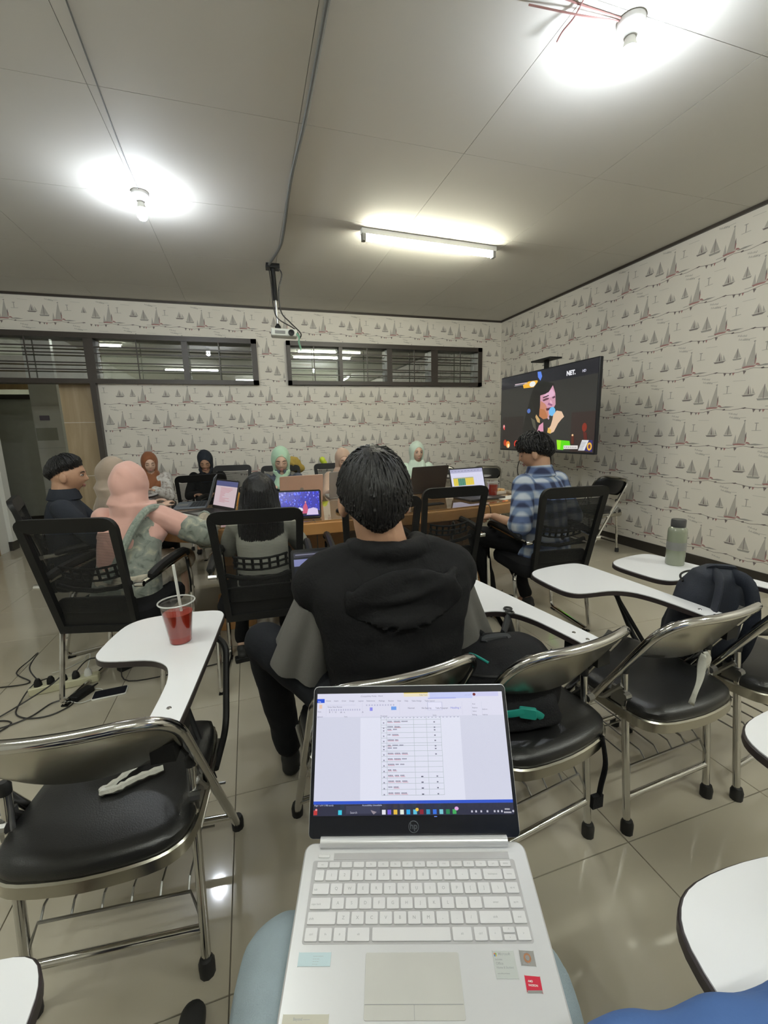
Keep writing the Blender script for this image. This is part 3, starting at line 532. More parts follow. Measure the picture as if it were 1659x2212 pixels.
def office_chair(loc, rz, label, group='mesh office chairs', see='mesh', arms=True):
    r = root('office_chair', (loc[0],loc[1],0), rz, label, 'chair', group)
    def yb(z): return -.195-.13*max(0,(z-.45))/.52-.02*sin(max(0,min(1,(z-.45)/.5))*pi)*-1
    def hwf(z): return .195+.02*(z-.45)/.5
    top = .975; bot = .40
    def ring(inset, tz, bz, rad):
        w1 = hwf(.95)-inset; w0 = hwf(.45)-inset-.01
        return fillet([(-w0*.98,0,bz),(-w1,0,tz),(w1,0,tz),(w0*.98,0,bz)],rad,6)
    def strip(inner, outer, nm, m):
        n = len(inner); A_ = []; 
        for th in (-.012,.014):
            for p in outer: A_.append((p.x, yb(p.z)+th, p.z))
            for p in inner: A_.append((p.x, yb(p.z)+th, p.z))
        fs = []
        for i in range(n):
            j = (i+1)%n
            fs += [(i,j,n+j,n+i),(2*n+i,3*n+i,3*n+j,2*n+j),(i,2*n+i,2*n+j,j),(n+i,n+j,3*n+j,3*n+i)]
        G().add(A_,fs).build(nm,m,r,True,50)
    outer = cat([p for p in ring(0,top,bot,.06)],1)+[V((x,0,bot)) for x in (.12,.06,0,-.06,-.12)]
    def inn(p):
        x = max(-hwf(p.z)+.036,min(hwf(p.z)-.036,p.x)); 
        z = min(p.z, .918-.03*(1-(x/.18)**2)) if p.z > .5 else max(p.z,.435)
        return V((x,0,z))
    strip([inn(p) for p in outer], outer, 'back_frame', M['plastic'])
    # top cloth band, mesh, lumbar lattice, lower panel
    def sheet(z0,z1,hw_,nm,m,K=12,N=10,th=.0):
        vs = []; 
        for k in range(K+1):
            z = z0+(z1-z0)*k/K
            for j in range(N+1): u_ = -1+2*j/N; vs.append((hw_(z)*u_, yb(z)+th-.012*(1-u_*u_), z))
        fs = [(k*(N+1)+j,k*(N+1)+j+1,(k+1)*(N+1)+j+1,(k+1)*(N+1)+j) for k in range(K) for j in range(N)]
        return G().add(vs,fs).build(nm,m,r)
    sheet(.70,.905,lambda z: hwf(z)-.03,'mesh_back',M[see])
    sheet(.50,.70,lambda z: hwf(z)-.03,'mesh_back',M['mesh'])
    g = G()
    def cz(x,z): return z+.02*(x/.13)**2
    for z in (.655,.685,.715): g.tube([(x,yb(z)+.022,cz(x,z)) for x in (-.13,-.09,-.045,0,.045,.09,.13)],.006,6)
    for i in range(7): x = -.12+.04*i; g.tube([(x,yb(.65)+.022,cz(x,.655)),(x,yb(.71)+.022,cz(x,.715))],.007,6)
    g.tube([(x,yb(.60)+.03,cz(x,.60)) for x in (-.17,-.1,0,.1,.17)],.012,6); g.build('lumbar_support',M['plastic'],r)
    g = G(); g.prism(rrect(.36,.14,.03,4),-.008,.012,T_((0,yb(.50)+.018,.50))@RX90@T_(),.003); g.build('lower_panel',M['plastic'],r)
    ol = rrect(.47,.46,.07,5,0,.04); g = G(); sc = lambda k,z: [(x*k,.04+(y-.04)*k,z) for x,y in ol]
    g.rings([sc(.92,.40),sc(.98,.415),sc(1,.44),sc(1,.46),sc(.96,.482),sc(.85,.492),sc(.5,.495)]).build('seat_cushion',M['fabric'],r)
    for s in (-1,1):
        x = s*.245
        G().tube(fillet([(s*.20,-.05,.405),(x,-.10,.40),(x,-.19,.014),(x,.235,.014),(x,.285,.50),(x,.25,.655),(x,-.12,.645),(x*.95,yb(.64)+.01,.64)],.045,6),.0125,8,flat=1.0).build('side_frame',M['chrome'],r)
        if arms:
            G().tube(cat([(x,.265,.645),(x,.22,.675),(x,.10,.680),(x,-.06,.672),(x,-.16,.655)],4),[.013]+[.021]*15+[.013],8,flat=1.0).build('armrest_pad',M['plastic'],r)
        G().lathe([(0,-.02),(.014,-.02),(.014,.02),(0,.02)],10,T_((s*.225,yb(.64),.64))@Matrix.Rotation(pi/2,4,'Y')).build('knob',M['chrome'],r)
        for yy in (-.16,.20): G().box((x,yy,.004),(.03,.04,.008)).build('glide',M['plastic'],r,False)
    return r

# ------------------------------------------------ conference table
tb = root('conference_table',(.82,3.29,0),radians(3),'long honey-coloured wooden conference table with glass top in the middle of the room','table')
def sup(a, b, e, n=64): return [(a*abs(cos(t))**(2/e)*(1 if cos(t)>=0 else -1), b*abs(sin(t))**(2/e)*(1 if sin(t)>=0 else -1)) for t in [2*pi*i/n for i in range(n)]]
G().prism(sup(1.46,.62,3.2),.672,.750,None,.006).build('tabletop',M['wood'],tb)
G().prism(sup(1.43,.59,3.2),.7502,.7575,None,.002).build('glass_top',M['tglass'],tb)
for x in (-1.0,.92):
    G().prism([(x-.09,-.20),(x-.05,-.25),(x+.05,-.25),(x+.09,-.20),(x+.09,.20),(x+.05,.25),(x-.05,.25),(x-.09,.20)],.06,.672,None,.003).build('leg',M['wood'],tb)
    G().prism(rrect(.26,.62,.05,4,x,0),0,.06,None,.004).build('plinth',M['wood'],tb)
G().box((-.04,.05,.48),(1.75,.025,.36)).build('modesty_panel',M['wood'],tb,False)

# ------------------------------------------------ chairs
GF = 'folding chairs with writing tablets'
folding_chair('folding_chair',(-.385,.955),radians(-6.5),'black folding chair at the left with a red drink on its writing tablet',group=GF)
folding_chair('folding_chair',(.30,.93),radians(4),'folding chair under the person in the black vest, just beyond the silver laptop',tablet=False,group=GF)
folding_chair('folding_chair',(.765,.905),radians(8),'folding chair with black and teal backpack, right of the silver laptop',group=GF)
folding_chair('folding_chair',(1.27,.91),radians(3),'folding chair with empty seat and plastic wrap on its chrome back',group=GF)
folding_chair('folding_chair',(1.735,.90),radians(7),'folding chair carrying the navy backpack and the bottle, nearest the right wall',group=GF)
office_chair((-.69,2.42),radians(-15),'black mesh office chair behind the person in the pink headscarf')
office_chair((.03,2.31),radians(-4),'black mesh office chair of the long-haired person in grey',see='meshl')
office_chair((1.78,2.28),radians(-6),'black mesh office chair under the person in the plaid shirt',see='meshd')
office_chair((1.17,2.60),radians(-2),'empty black mesh office chair at the front edge of the table',see='meshl')
office_chair((-1.05,3.16),radians(-72),'black mesh office chair under the person in the navy shirt')
office_chair((.66,2.40),radians(-4),'black mesh office chair hidden behind the person in the black vest')
office_chair((-.47,4.42),radians(8),'empty black mesh office chair at the left end of the table, facing away',see='meshl')
office_chair((.30,4.55),radians(176),'black mesh office chair under the person in the mint headscarf')
office_chair((.92,4.55),radians(184),'black mesh office chair under the person in the beige headscarf')
office_chair((-.25,4.95),radians(170),'empty black mesh office chair at the far side, behind the long-haired person')
for (x,y,rz,lab,tbt) in ((3.64,3.64,90,'chrome and black folding chair with empty seat nearest us along the right wall',False),(3.70,5.02,86,'folding chair by the right wall, half hidden by the plaid-shirted person',False),
    (3.35,5.62,140,'folding chair with small grey tablet in front of the television cable',True),(2.79,5.93,174,'folding chair in the back right corner with its grey tablet folded down',True),(2.28,5.92,180,'folding chair against the back wall, behind the open spreadsheet laptop',True),
    (-1.12,5.78,175,'folding chair under the person in the rust-brown headscarf',True),(-.50,5.70,180,'folding chair under the person in the black headscarf',False),(1.92,4.95,180,'folding chair under the person in the pale mint headscarf',False)):
    folding_chair('folding_chair',(x,y),radians(rz),lab,tablet=tbt,group='folding chairs along the far walls',simple=True)
# chairs of the photographer's own row
folding_chair('folding_chair',(-.06,-.40),radians(-12),'folding chair under the photographer with the silver laptop',tablet=False,group='nearest row of folding chairs')
folding_chair('folding_chair',(-.468,-.11),radians(0),'folding chair at the bottom left corner, only its white tablet in view',group='nearest row of folding chairs')
folding_chair('folding_chair',(.50,-.30),radians(-8),'folding chair at the bottom right corner with the blue sleeve on its tablet',group='nearest row of folding chairs')
folding_chair('folding_chair',(1.01,-.095),radians(0),'folding chair at the right edge, only its tablet corner in view',group='nearest row of folding chairs')

# ------------------------------------------------ people
def head_mesh(g, T, s, jaw=1.0, ears=True):
    """ellipsoidal skull with brow, sockets, nose, lips, chin; +Y is the face"""
    nu, nv = 44, 34; vs = []; fs = []
    def P(x, y, z):
        ex = .073*x; ey = .093*y; ez = .113*z
        if z < 0: k = min(1,-z); ex *= 1-.28*k**1.6*jaw; ey *= 1-(.10*k if y > 0 else .28*k)
        if y < 0: ey *= 1.05; 
        if y > 0:
            q = lambda cx, cz, wx, wz: math.exp(-((x-cx)/wx)**2-((z-cz)/wz)**2)
            ey += .017*q(0,-.17,.14,.13)+.012*q(0,-.02,.10,.22)+.003*q(0,.30,.5,.10)+.013*q(0,-.78,.28,.18)+.009*q(0,-.47,.26,.07)+.007*q(0,-.585,.22,.05)
            ey -= .010*q(.40,.06,.20,.12)+.010*q(-.40,.06,.20,.12)-.003*q(.45,-.22,.25,.2)-.003*q(-.45,-.22,.25,.2)+.004*q(0,-.53,.26,.025)+.004*q(0,-.68,.3,.06)
            ex += (.006*q(.13,-.23,.07,.07)-.006*q(-.13,-.23,.07,.07))
        return V((ex*s, ey*s, ez*s))
    vs.append(P(0,0,-1))
    for i in range(1,nv):
        ph = -pi/2+pi*i/nv
        for j in range(nu): th = 2*pi*j/nu; vs.append(P(cos(ph)*cos(th),cos(ph)*sin(th),sin(ph)))
    vs.append(P(0,0,1))
    for j in range(nu): fs.append((0,1+(j+1)%nu,1+j))
    for i in range(nv-2):
        for j in range(nu): a = 1+i*nu+j; b = 1+i*nu+(j+1)%nu; fs.append((a,b,b+nu,a+nu))
    L = len(vs)-1
    for j in range(nu): fs.append((L,L-nu+j,L-nu+(j+1)%nu))
    g.add(vs, fs, T)
    for sx in ((-1,1) if ears else ()):
        R = Matrix.Rotation(radians(-14)*sx,3,'Z')@Matrix.Rotation(radians(10),3,'X')
        g.ell((sx*.082*s,-.008*s,-.014*s),(.013*s,.021*s,.034*s),T,14,10,R)
def face_parts(parent, T, s, eyes_down=True, lipm='lip'):
    for sx in (-1,1):
        g = G()
        if eyes_down: g.tube([T@V((sx*x*s,y*s,z*s)) for x,y,z in ((.016,.084,.005),(.024,.0865,.000),(.034,.084,-.001),(.044,.077,.004))],.0022*s,6).build('closed_eyelid',M['dark'],parent)
        else:
            G().ell((sx*.030*s,.078*s,.007*s),(.0135*s,.0085*s,.0050*s),T,14,8).build('eye',M['eyew'],parent); G().ell((sx*.030*s,.0855*s,.006*s),(.0056*s,.003*s,.0046*s),T,10,6).build('iris',M['dark'],parent)
            G().tube([T@V((sx*x*s,y*s,z*s)) for x,y,z in ((.015,.084,.008),(.024,.0875,.014),(.034,.086,.013),(.045,.078,.007))],.0018*s,6).build('eyelid_line',M['dark'],parent)
        G().tube([T@V((sx*x*s,y*s,z*s)) for x,y,z in ((.012,.090,.024),(.024,.0905,.030),(.036,.086,.030),(.050,.074,.024))],[.0018*s,.0034*s,.003*s,.0012*s],6,flat=.6).build('eyebrow',M['hair'],parent)
    G().ell((0,.0895*s,-.0535*s),(.020*s,.008*s,.0042*s),T,14,8).ell((0,.0875*s,-.0635*s),(.017*s,.008*s,.005*s),T,14,8).build('lips',M[lipm],parent)
def hand(g, W, d, n, side, s=1.0, curl=.5, parts=None):
    """palm at wrist W pointing along d, palm normal n, thumb on the given side"""
    d = V(d).normalized(); n = V(n); n = (n-d*n.dot(d)).normalized(); a = d.cross(n)*side
    R = Matrix((a,d,n)).transposed(); c = W+d*.045*s
    g.ell(c,(.040*s,.050*s,.015*s),None,14,10,R)
    for k,(off,L,r) in enumerate(((.027,.066,.0088),(.009,.074,.009),(-.009,.070,.0088),(-.027,.055,.008))):
        p = W+d*.083*s+a*off*s; ang = 0
        for q,fr in enumerate((.42,.32,.26)):
            ang += curl*(.55+.25*q); v = d*cos(ang)+n*sin(ang); p2 = p+v*L*fr*s; g.cap(p,p2,(r-.0008*q)*s,(r-.0008*(q+1))*s,8); p = p2
    p = W+d*.022*s+a*.030*s; v = (a*.75+d*.65+n*.25).normalized(); p2 = p+v*.036*s; g.cap(p,p2,.0125*s,.0105*s,8); v2 = (a*.25+d*.95+n*.25*(1+curl)).normalized(); g.cap(p2,p2+v2*.032*s,.0105*s,.0085*s,8)
def ik(Sh, Tg, l1, l2, hint):
    d = Tg-Sh; L = min(d.length, (l1+l2)*.995); d = d.normalized(); a = (l1*l1-l2*l2+L*L)/(2*L); h = sqrt(max(l1*l1-a*a, 1e-6)); hn = V(hint); hn = (hn-d*hn.dot(d)).normalized(); return Sh+d*a+hn*h, Sh+d*L
def person(loc, rz, label, s=1.0, seat=.46, lean=.1, hyaw=0, hpitch=.2, hroll=0, skin='skin', top='blk', bottom='blk', hands=None, curl=.6, sleeve=.98, legs=None, hijab=None, drape=.16, drapew=1.0, hair=None, hairm='hair',
           eyes=True, face=True, voxel=.007, tw=1.0, loose=.012, fold=.006, palm=((0,0,-1),(0,0,-1)), skirt=False, shoes='rubber', hx=0.0, hy=0.0, hs=1.0, collar=False, neckw=1.0, elb=None, sleevem=None, topfold=(10,10,3), hijabfold=.006, bare_head=True):
    r = root('person', (loc[0],loc[1],0), rz, label, 'person')
    P = V((0,0,seat+.10*s)); RL = Matrix.Rotation(-lean,3,'X'); at = lambda x,y,z: P+RL@V((x*s,y*s,z*s))
    N = at(0,-.005,.47); Hc = N+RL@V((hx,(.025+hy)*s,0))+V((0,.10*s*sin(hpitch*.6),.141*s*cos(hpitch*.4)))
    TH_ = Matrix.Translation(Hc)@Matrix.Rotation(hyaw,4,'Z')@Matrix.Rotation(-hpitch,4,'X')@Matrix.Rotation(hroll,4,'Y')
    hs_ = hs*s; g = G(); head_mesh(g, TH_, hs_, 1.0, not hijab)
    g.cap(N+V((0,0,-.05*s)), TH_@V((0,-.022*s,-.065*s)), .066*hs_, .060*hs_, 16)
    g.loft([(at(0,0,-.08),.15*s,.10*s),(at(0,0,.05),.145*s,.095*s),(at(0,0,.2),.135*s,.085*s),(at(0,0,.33),.15*s,.09*s),(at(0,0,.42),.13*s,.075*s),(at(0,0,.46),.06*s,.055*s)],20)
    hands = hands or [(-.13,.38,.76),(.13,.38,.76)]; elb = elb or [(-.6,-.3,-1),(.6,-.3,-1)]
    arms = []
    for i, sx in enumerate((-1,1)):
        Sh = at(sx*.168*tw,0,.405); E, Wr = ik(Sh, V(hands[i]), .275*s, .245*s, elb[i]); arms.append((Sh,E,Wr))
        g.cap(Sh,E,.046*s,.038*s,12); g.cap(E,Wr,.037*s,.025*s,12); fd = (Wr-E).normalized(); fd = (fd*1.0+V((0,0,-.12))).normalized(); hand(g, Wr, fd, palm[i], -sx if V(palm[i]).z < 0 else sx, s, curl)
    legs = legs or [((-.11,.42,seat+.07),(-.12,.40,.09)),((.11,.42,seat+.07),(.12,.40,.09))]
    for i, sx in enumerate((-1,1)):
        hp = P+V((sx*.09*s,0,0)); K = V(legs[i][0]); A_ = V(legs[i][1]); g.cap(hp,K,.07*s,.05*s,12); g.cap(K,A_,.048*s,.032*s,12); g.cap(A_,A_+V((0,.04,-.045)),.03*s,.032*s,10); g.cap(A_+V((0,.02,-.055)),A_+V((0,.15*s,-.065)),.028*s,.022*s,10)
    body = mobj('body', remesh(g, voxel, 1), M[skin], r)
    if face and hair is not False: face_parts(body, TH_, hs_, eyes)
    # garment: torso and sleeves in one surface
    g = G(); lo = loose
    g.loft([(at(0,.0,-.14),(.175+lo)*s*tw,(.125+lo)*s),(at(0,.0,-.02),(.17+lo)*s*tw,(.125+lo)*s),(at(0,0,.14),(.158+lo)*s*tw,(.105+lo)*s),(at(0,0,.28),(.17+lo)*s*tw,(.108+lo)*s),(at(0,0,.37),(.165+lo)*s*tw,(.095+lo)*s),(at(0,-.003,.425),(.125+lo)*s*tw,(.078+lo)*s),(at(0,-.005,.465),.072*s,.068*s)],24,pw=2.3)
    gs = G() if sleevem else g
    for (Sh,E,Wr) in arms:
        if sleeve >= .9: gs.cap(Sh,E,(.054+lo)*s,(.046+lo)*s,14); gs.cap(E,E.lerp(Wr,sleeve-.06),(.045+lo)*s,(.033+lo)*s,14)
        elif sleeve > .5: gs.cap(Sh,E,(.056+lo)*s,(.050+lo)*s,14); gs.cap(E,E.lerp(Wr,(sleeve-.5)*1.0),(.048+lo)*s,(.045+lo)*s,14)
        else: gs.cap(Sh,Sh.lerp(E,sleeve*2),(.058+lo)*s,(.062+lo)*s,14)
    tp_ = mobj('shirt', remesh(g, max(voxel,.008), 3, fold, topfold, random.random()*9, None, .0026, 48), M[top], r)
    if sleevem: mobj('sleeves', remesh(gs, max(voxel,.008), 3, fold, topfold, random.random()*9, None, .003, 60), M[sleevem], r)
    g = G(); hp = P
    g.loft([(hp+V((0,0,-.09*s)),.16*s,.12*s),(hp,.175*s,.135*s),(hp+V((0,0,.08*s)),.165*s,.12*s)],20,pw=2.4)
    if skirt:
        K0, K1 = V(legs[0][0]), V(legs[1][0]); A0, A1 = V(legs[0][1]), V(legs[1][1]); mk = (K0+K1)/2; ma = (A0+A1)/2
        g.cap(hp+V((-.07,0,-.01)),K0,.095*s,.08*s); g.cap(hp+V((.07,0,-.01)),K1,.095*s,.08*s); g.cap(hp+V((0,.1,0)),mk,.09*s,.075*s)
        g.loft([(mk+V((0,.01,.05)),.12*s,.07*s),(mk+V((0,.01,-.05)),.17*s,.10*s),(ma+V((0,0,.02)),.19*s,.12*s)],20)
    else:
        for i in range(2):
            K = V(legs[i][0]); A_ = V(legs[i][1]); g.cap(hp+V(((-.09,.09)[i]*s,0,-.005)),K,.090*s,.068*s,14); g.cap(K,K.lerp(A_,.94),.066*s,.050*s,14)
    mobj('skirt' if skirt else 'trousers', remesh(g, max(voxel,.009), 3, .006, (9,9,9), random.random()*9), M[bottom], r)
    for i in range(2):
        A_ = V(legs[i][1]); g = G(); g.cap(A_+V((0,-.03,-.058)),A_+V((0,.16*s,-.064)),.036*s,.030*s,12,.8); g.ell(A_+V((0,-.01,-.03)),(.038*s,.05*s,.04*s)); mobj('shoe', remesh(g,.008,2), M[shoes], r)
    if hijab:
        g = G(); g.ell((0,-.027*hs_,.012*hs_),(.094*hs_,.114*hs_,.130*hs_),TH_,24,16)
        g.loft([(TH_@V((0,-.015*hs_,-.02*hs_)),.090*hs_,.098*hs_),(TH_@V((0,-.020*hs_,-.10*hs_)),.082*hs_*neckw,.084*hs_*neckw),(N+V((0,.005,.03*s)),.10*s*neckw,.10*s*neckw),(at(0,.005,.43),.14*s*drapew,.115*s),(at(0,.01,.37),.195*s*drapew,.135*s),(at(0,.015,.37-drape*.5),.205*s*drapew,.15*s),(at(0,.02,.37-drape),.17*s*drapew,.15*s)],26)
        inv = TH_.inverted(); cnt = [0]
        me = remesh(g, .007, 4, hijabfold, (9,9,3.2), random.random()*9, None, .0028, 62)
        bm = bmesh.new(); bm.from_mesh(me)
        dead = [f for f in bm.faces if (lambda c: c.y > .015*hs_ and (c.x/(.061*hs_))**2+((c.z+.014*hs_)/(.090*hs_))**2 < 1)(inv@f.calc_center_median())]
        bmesh.ops.delete(bm, geom=dead, context='FACES'); bm.to_mesh(me); bm.free()
        hj = mobj('headscarf', me, M[hijab], r)
        rim = []
        for k in range(28):
            t_ = 2*pi*k/28; x = .061*cos(t_)*hs_; z = -.014*hs_+.090*sin(t_)*hs_; q = 1-(x/(.094*hs_))**2-((z-.012*hs_)/(.130*hs_))**2; y = -.027*hs_+.114*hs_*sqrt(max(.05,q)); rim.append(TH_@V((x,y-.002,z)))
        G().tube(rim,.0055*s,6,True).build('scarf_hem',M[hijab],hj)
    if collar:
        g = G(); rs = []
        for k in range(29):
            a = radians(-255+330*k/28); rs.append([at(rx*cos(a), .004+rx*1.02*sin(a), z) for rx,z in ((.066,.520),(.076,.522),(.100,.452),(.092,.445))])
        g.rings(rs); g.build('collar',M[top],r)
    if hair: hair(r, TH_, hs_, M[hairm])
    r['__h'] = 0; del r['__h']
    return r, TH_, at, arms, body
def scalp(d):  # skull surface point for unit direction
    x,y,z = d; k = max(0,-z); ex = .073*x*(1-.28*k**1.6); ey = .093*y*(1-(.10*k if y>0 else .20*k))*(1.05 if y<0 else 1); return V((ex,ey,.113*z))
def hair_short(front=.42, side=.02, back=-.62, thick=.016, crown=(0,-.35,.94), n=520, L=.07, curly=0.0, part=0.0, seed=1, droop=.35):
    def f(parent, T, s, m):
        rnd = random.Random(seed); g = G()
        def line(y): # lowest z of the hair for a heading
            return front*max(0,y)**1.2+side*(1-abs(y))+back*max(0,-y) 
        nu, nv = 40, 26; ok = []
        pts = []
        for i in range(nv+1):
            ph = -pi/2*.72+(pi/2*1.72)*i/nv
            for j in range(nu):
                th = 2*pi*j/nu; d = V((cos(ph)*cos(th),cos(ph)*sin(th),sin(ph))); lz = line(d.y/max(.2,cos(ph)) if cos(ph)>.2 else 0); e = max(0,min(1,(d.z-lz)/.16)); q = scalp(d); pts.append(q+d*(thick*(.15+.85*sqrt(e))-.006*(1-e))); ok.append(d.z > lz-.02)
        for i in range(nv):
            for j in range(nu):
                a=i*nu+j; b=i*nu+(j+1)%nu
                if ok[a] and ok[b] and ok[a+nu] and ok[b+nu]: g.f.append((a,b,b+nu,a+nu)); g.mi.append(0)
        top = len(pts); g.v = [tuple(T@(p*s)) for p in pts]
        base = g.build('hair', m, parent); 
        g = G(); cr = V(crown).normalized()
        for k in range(n):
            while True:
                d = V((rnd.gauss(0,1),rnd.gauss(0,1),rnd.gauss(0,1))).normalized()
                if d.z > line(d.y/max(.2,sqrt(1-d.z*d.z)))+.04: break
            p = d.copy(); t = (d-cr); t = (t-d*t.dot(d)); t = t.normalized() if t.length > .05 else V((0,-1,0)); side_ = d.cross(t); t = (t+V((0,0,-droop))).normalized()
            if part and d.y > -.2: t = (t+V((1 if d.x > part else -1,.2,0))*.5).normalized()
            t = (t+side_*rnd.gauss(0,.12+curly)).normalized(); path = []; cur = scalp(d)+d*thick*rnd.uniform(.6,1.0); dd = d.copy(); LL = L*rnd.uniform(.6,1.15)
            for q in range(5):
                path.append(T@(cur*s)); dd = (dd+t*(LL/4)/.09).normalized(); lz = line(dd.y/max(.2,sqrt(max(.01,1-dd.z*dd.z)))); 
                if dd.z < lz-.12: break
                e = max(.1,min(1,(dd.z-lz)/.2+.25)); cur = scalp(dd)+dd*(thick*e*rnd.uniform(.85,1.15)+.002+curly*.02*rnd.random())
                t = (t-dd*t.dot(dd)).normalized()
            if len(path) > 2: w0 = rnd.uniform(.0014,.0030)*s; g.tube(path,[w0*.7]+[w0]*(len(path)-2)+[w0*.25],5,flat=1.6)
        o = g.build('hair_strands', m, base); o['kind'] = 'stuff'
    return f
def hair_long(parent, T, s, m):
    rnd = random.Random(5); g = G(); R = T.to_3x3()
    g.ell((0,-.012,.016),(.093,.112,.122),T,28,18); inv = T.inverted()
    g.loft([(T@V((0,-.03,.02)),.095,.098),(T@V((0,-.045,-.06)),.105,.085),(T@V((0,-.06,-.06))+V((0,-.02,-.08)),.115,.07),(T@V((0,-.06,-.06))+V((0,-.05,-.18)),.115,.055),(T@V((0,-.06,-.06))+V((.005,-.07,-.30)),.095,.045),(T@V((0,-.06,-.06))+V((.01,-.08,-.43)),.05,.03)],28)
    me = remesh(g,.006,3,.004,(50,50,3)); base = mobj('hair', me, m, parent); g = G()
    for k in range(520):
        a = rnd.uniform(-pi*.98,-.02*pi); x = cos(a); y = sin(a); w = rnd.uniform(.95,1.04)
        p0 = T@V((.03*x,-.02+.02*y,.137)); pts = [p0]
        for f_,rx,ry,c in ((0,.08,.095,T@V((0,-.015,.085))),(0,.098,.115,T@V((0,-.015,.02))),(0,.108,.092,T@V((0,-.045,-.06))),(0,.118,.073,T@V((0,-.06,-.06))+V((0,-.02,-.08))),(0,.118,.058,T@V((0,-.06,-.06))+V((0,-.05,-.18))),(0,.098,.048,T@V((0,-.06,-.06))+V((.005,-.07,-.30))),(0,.055,.033,T@V((0,-.06,-.06))+V((.01,-.08,-.44-.05*rnd.random())))): pts.append(c+V((rx*x*w+rnd.gauss(0,.002),ry*y*w,0)))
        g.tube(cat(pts,2),.0024,4)
    o = g.build('hair_strands', m, base); o['kind'] = 'stuff'

# --- person in the black vest, seen from behind
p9, T9, at9, arms9, body9 = person((.360,1.07), radians(-3), 'person seen from behind in a black hooded vest over a grey shirt', s=1.0, seat=.415, lean=.20, hyaw=radians(-4), hpitch=.18, hy=-.02, hx=-.03, hs=1.12,
    skin='skin', top='greyt', bottom='pants', hands=[(-.13,.36,.68),(.13,.36,.68)], sleeve=.49, loose=.003, fold=.005, voxel=.006, face=True, tw=1.0, hair=None, hairm='hair', elb=[(-.55,-.5,-1),(.55,-.5,-1)],
    legs=[((-.37,.26,.64),(-.32,.45,.09)),((.14,.44,.52),(.12,.44,.09))])
hair_short(front=.45, side=.10, back=-.74, thick=.021, crown=(-.08,-.45,.9), n=2300, L=.12, seed=3, droop=.5)(p9, T9, 1.12, M['hair'])
for i,(Sh,E,Wr) in enumerate(arms9):   # wide short sleeves hanging open at the elbow
    dn = (E-Sh).normalized(); g = G(); n_ = 56; rs = []
    for k in range(9):
        t_ = .30+.70*k/8; c = Sh.lerp(E+dn*.03, t_)+V(((-1,1)[i]*.012*t_,0,0)); a, b, d = frame(dn); rad = .070+.034*t_
        rs.append([c+(a*cos(2*pi*j/n_)+b*sin(2*pi*j/n_))*(rad+.010*t_*sin(5*2*pi*j/n_+i)+.005*t_*sin(9*2*pi*j/n_+2*t_)) for j in range(n_)])
    rs2 = [[p+(V((0,0,0))) for p in rg] for rg in rs]; g.rings(rs2, None, False); inner = [[(rg[j]-sum((q for q in rg),V((0,0,0)))/n_)*.94+sum((q for q in rg),V((0,0,0)))/n_ for j in range(n_)] for rg in rs[::-1]]
    g.rings([rs[-1],inner[0]],None,False); g.rings(inner,None,False); g.build('loose_sleeve',M['greyt'],p9)
g = G()
secs = [(-.13,.205,.150,0),(-.05,.200,.150,0),(.03,.192,.142,0),(.12,.192,.138,0),(.21,.205,.142,0),(.30,.226,.145,0),(.355,.243,.138,0),(.40,.243,.120,0),(.435,.20,.105,0),(.47,.11,.095,0)]
rs = []
for i in range(len(secs)-1):
    for q in range(6):
        t_ = q/6; z = secs[i][0]*(1-t_)+secs[i+1][0]*t_; rx = secs[i][1]*(1-t_)+secs[i+1][1]*t_; ry = secs[i][2]*(1-t_)+secs[i+1][2]*t_; pf = .004*abs(sin(pi*(z+.13)/.095)) if z < .26 else .003
        rs.append((at9(0,0,z),rx+pf,ry+pf))
g.loft(rs,36,pw=2.5)
for i,(Sh,E,Wr) in enumerate(arms9): g.cap(Sh+V(((-1,1)[i]*-.05,0,.004)), Sh.lerp(E,.14)+V(((-1,1)[i]*.016,0,0)), .082, .088, 18)
vm = remesh(g,.008,3,.005,(12,12,14)); vest = mobj('puffer_vest', vm, M['vest'], p9)
g = G()  # hood lying on the shoulders: collar roll, outer roll and hanging pouch
def arc(r_x, r_y, z0, dz, a0, a1, n=16, yo=0): return [at9(r_x*cos(a), yo+r_y*sin(a), z0+dz*(sin(a)+1)/2) for a in [radians(a0+(a1-a0)*k/n) for k in range(n+1)]]
g.tube(arc(.098,.10,.455,.030,-200,20),[.02]+[.032]*15+[.02],12)
rs = []
for k in range(15):
    a = radians(-188+196*k/14); q = sin(pi*k/14)
    rs.append([at9((.105+.098*t_)*cos(a), (.100+.062*t_-.014*sin(pi*t_))*sin(a)-.006, .470-.030*t_-(.165*q**1.3)*t_**1.5-o_) for t_,o_ in ((0,0),(.35,-.012),(.7,-.012),(1,-.004),(1.02,.022),(.7,.030),(.1,.03))])
g.rings(rs)
g.ell(at9(.010,-.128,.330),(.165,.030,.085),None,24,16,Matrix.Rotation(radians(6),3,'X')); g.tube(cat([at9(-.15,-.118,.36),at9(-.07,-.150,.335),at9(.02,-.158,.345),at9(.10,-.148,.365),at9(.17,-.105,.39)],5),.014,10)
mobj('hood', remesh(g,.0065,3,.005,(17,17,26)), M['vest'], vest)



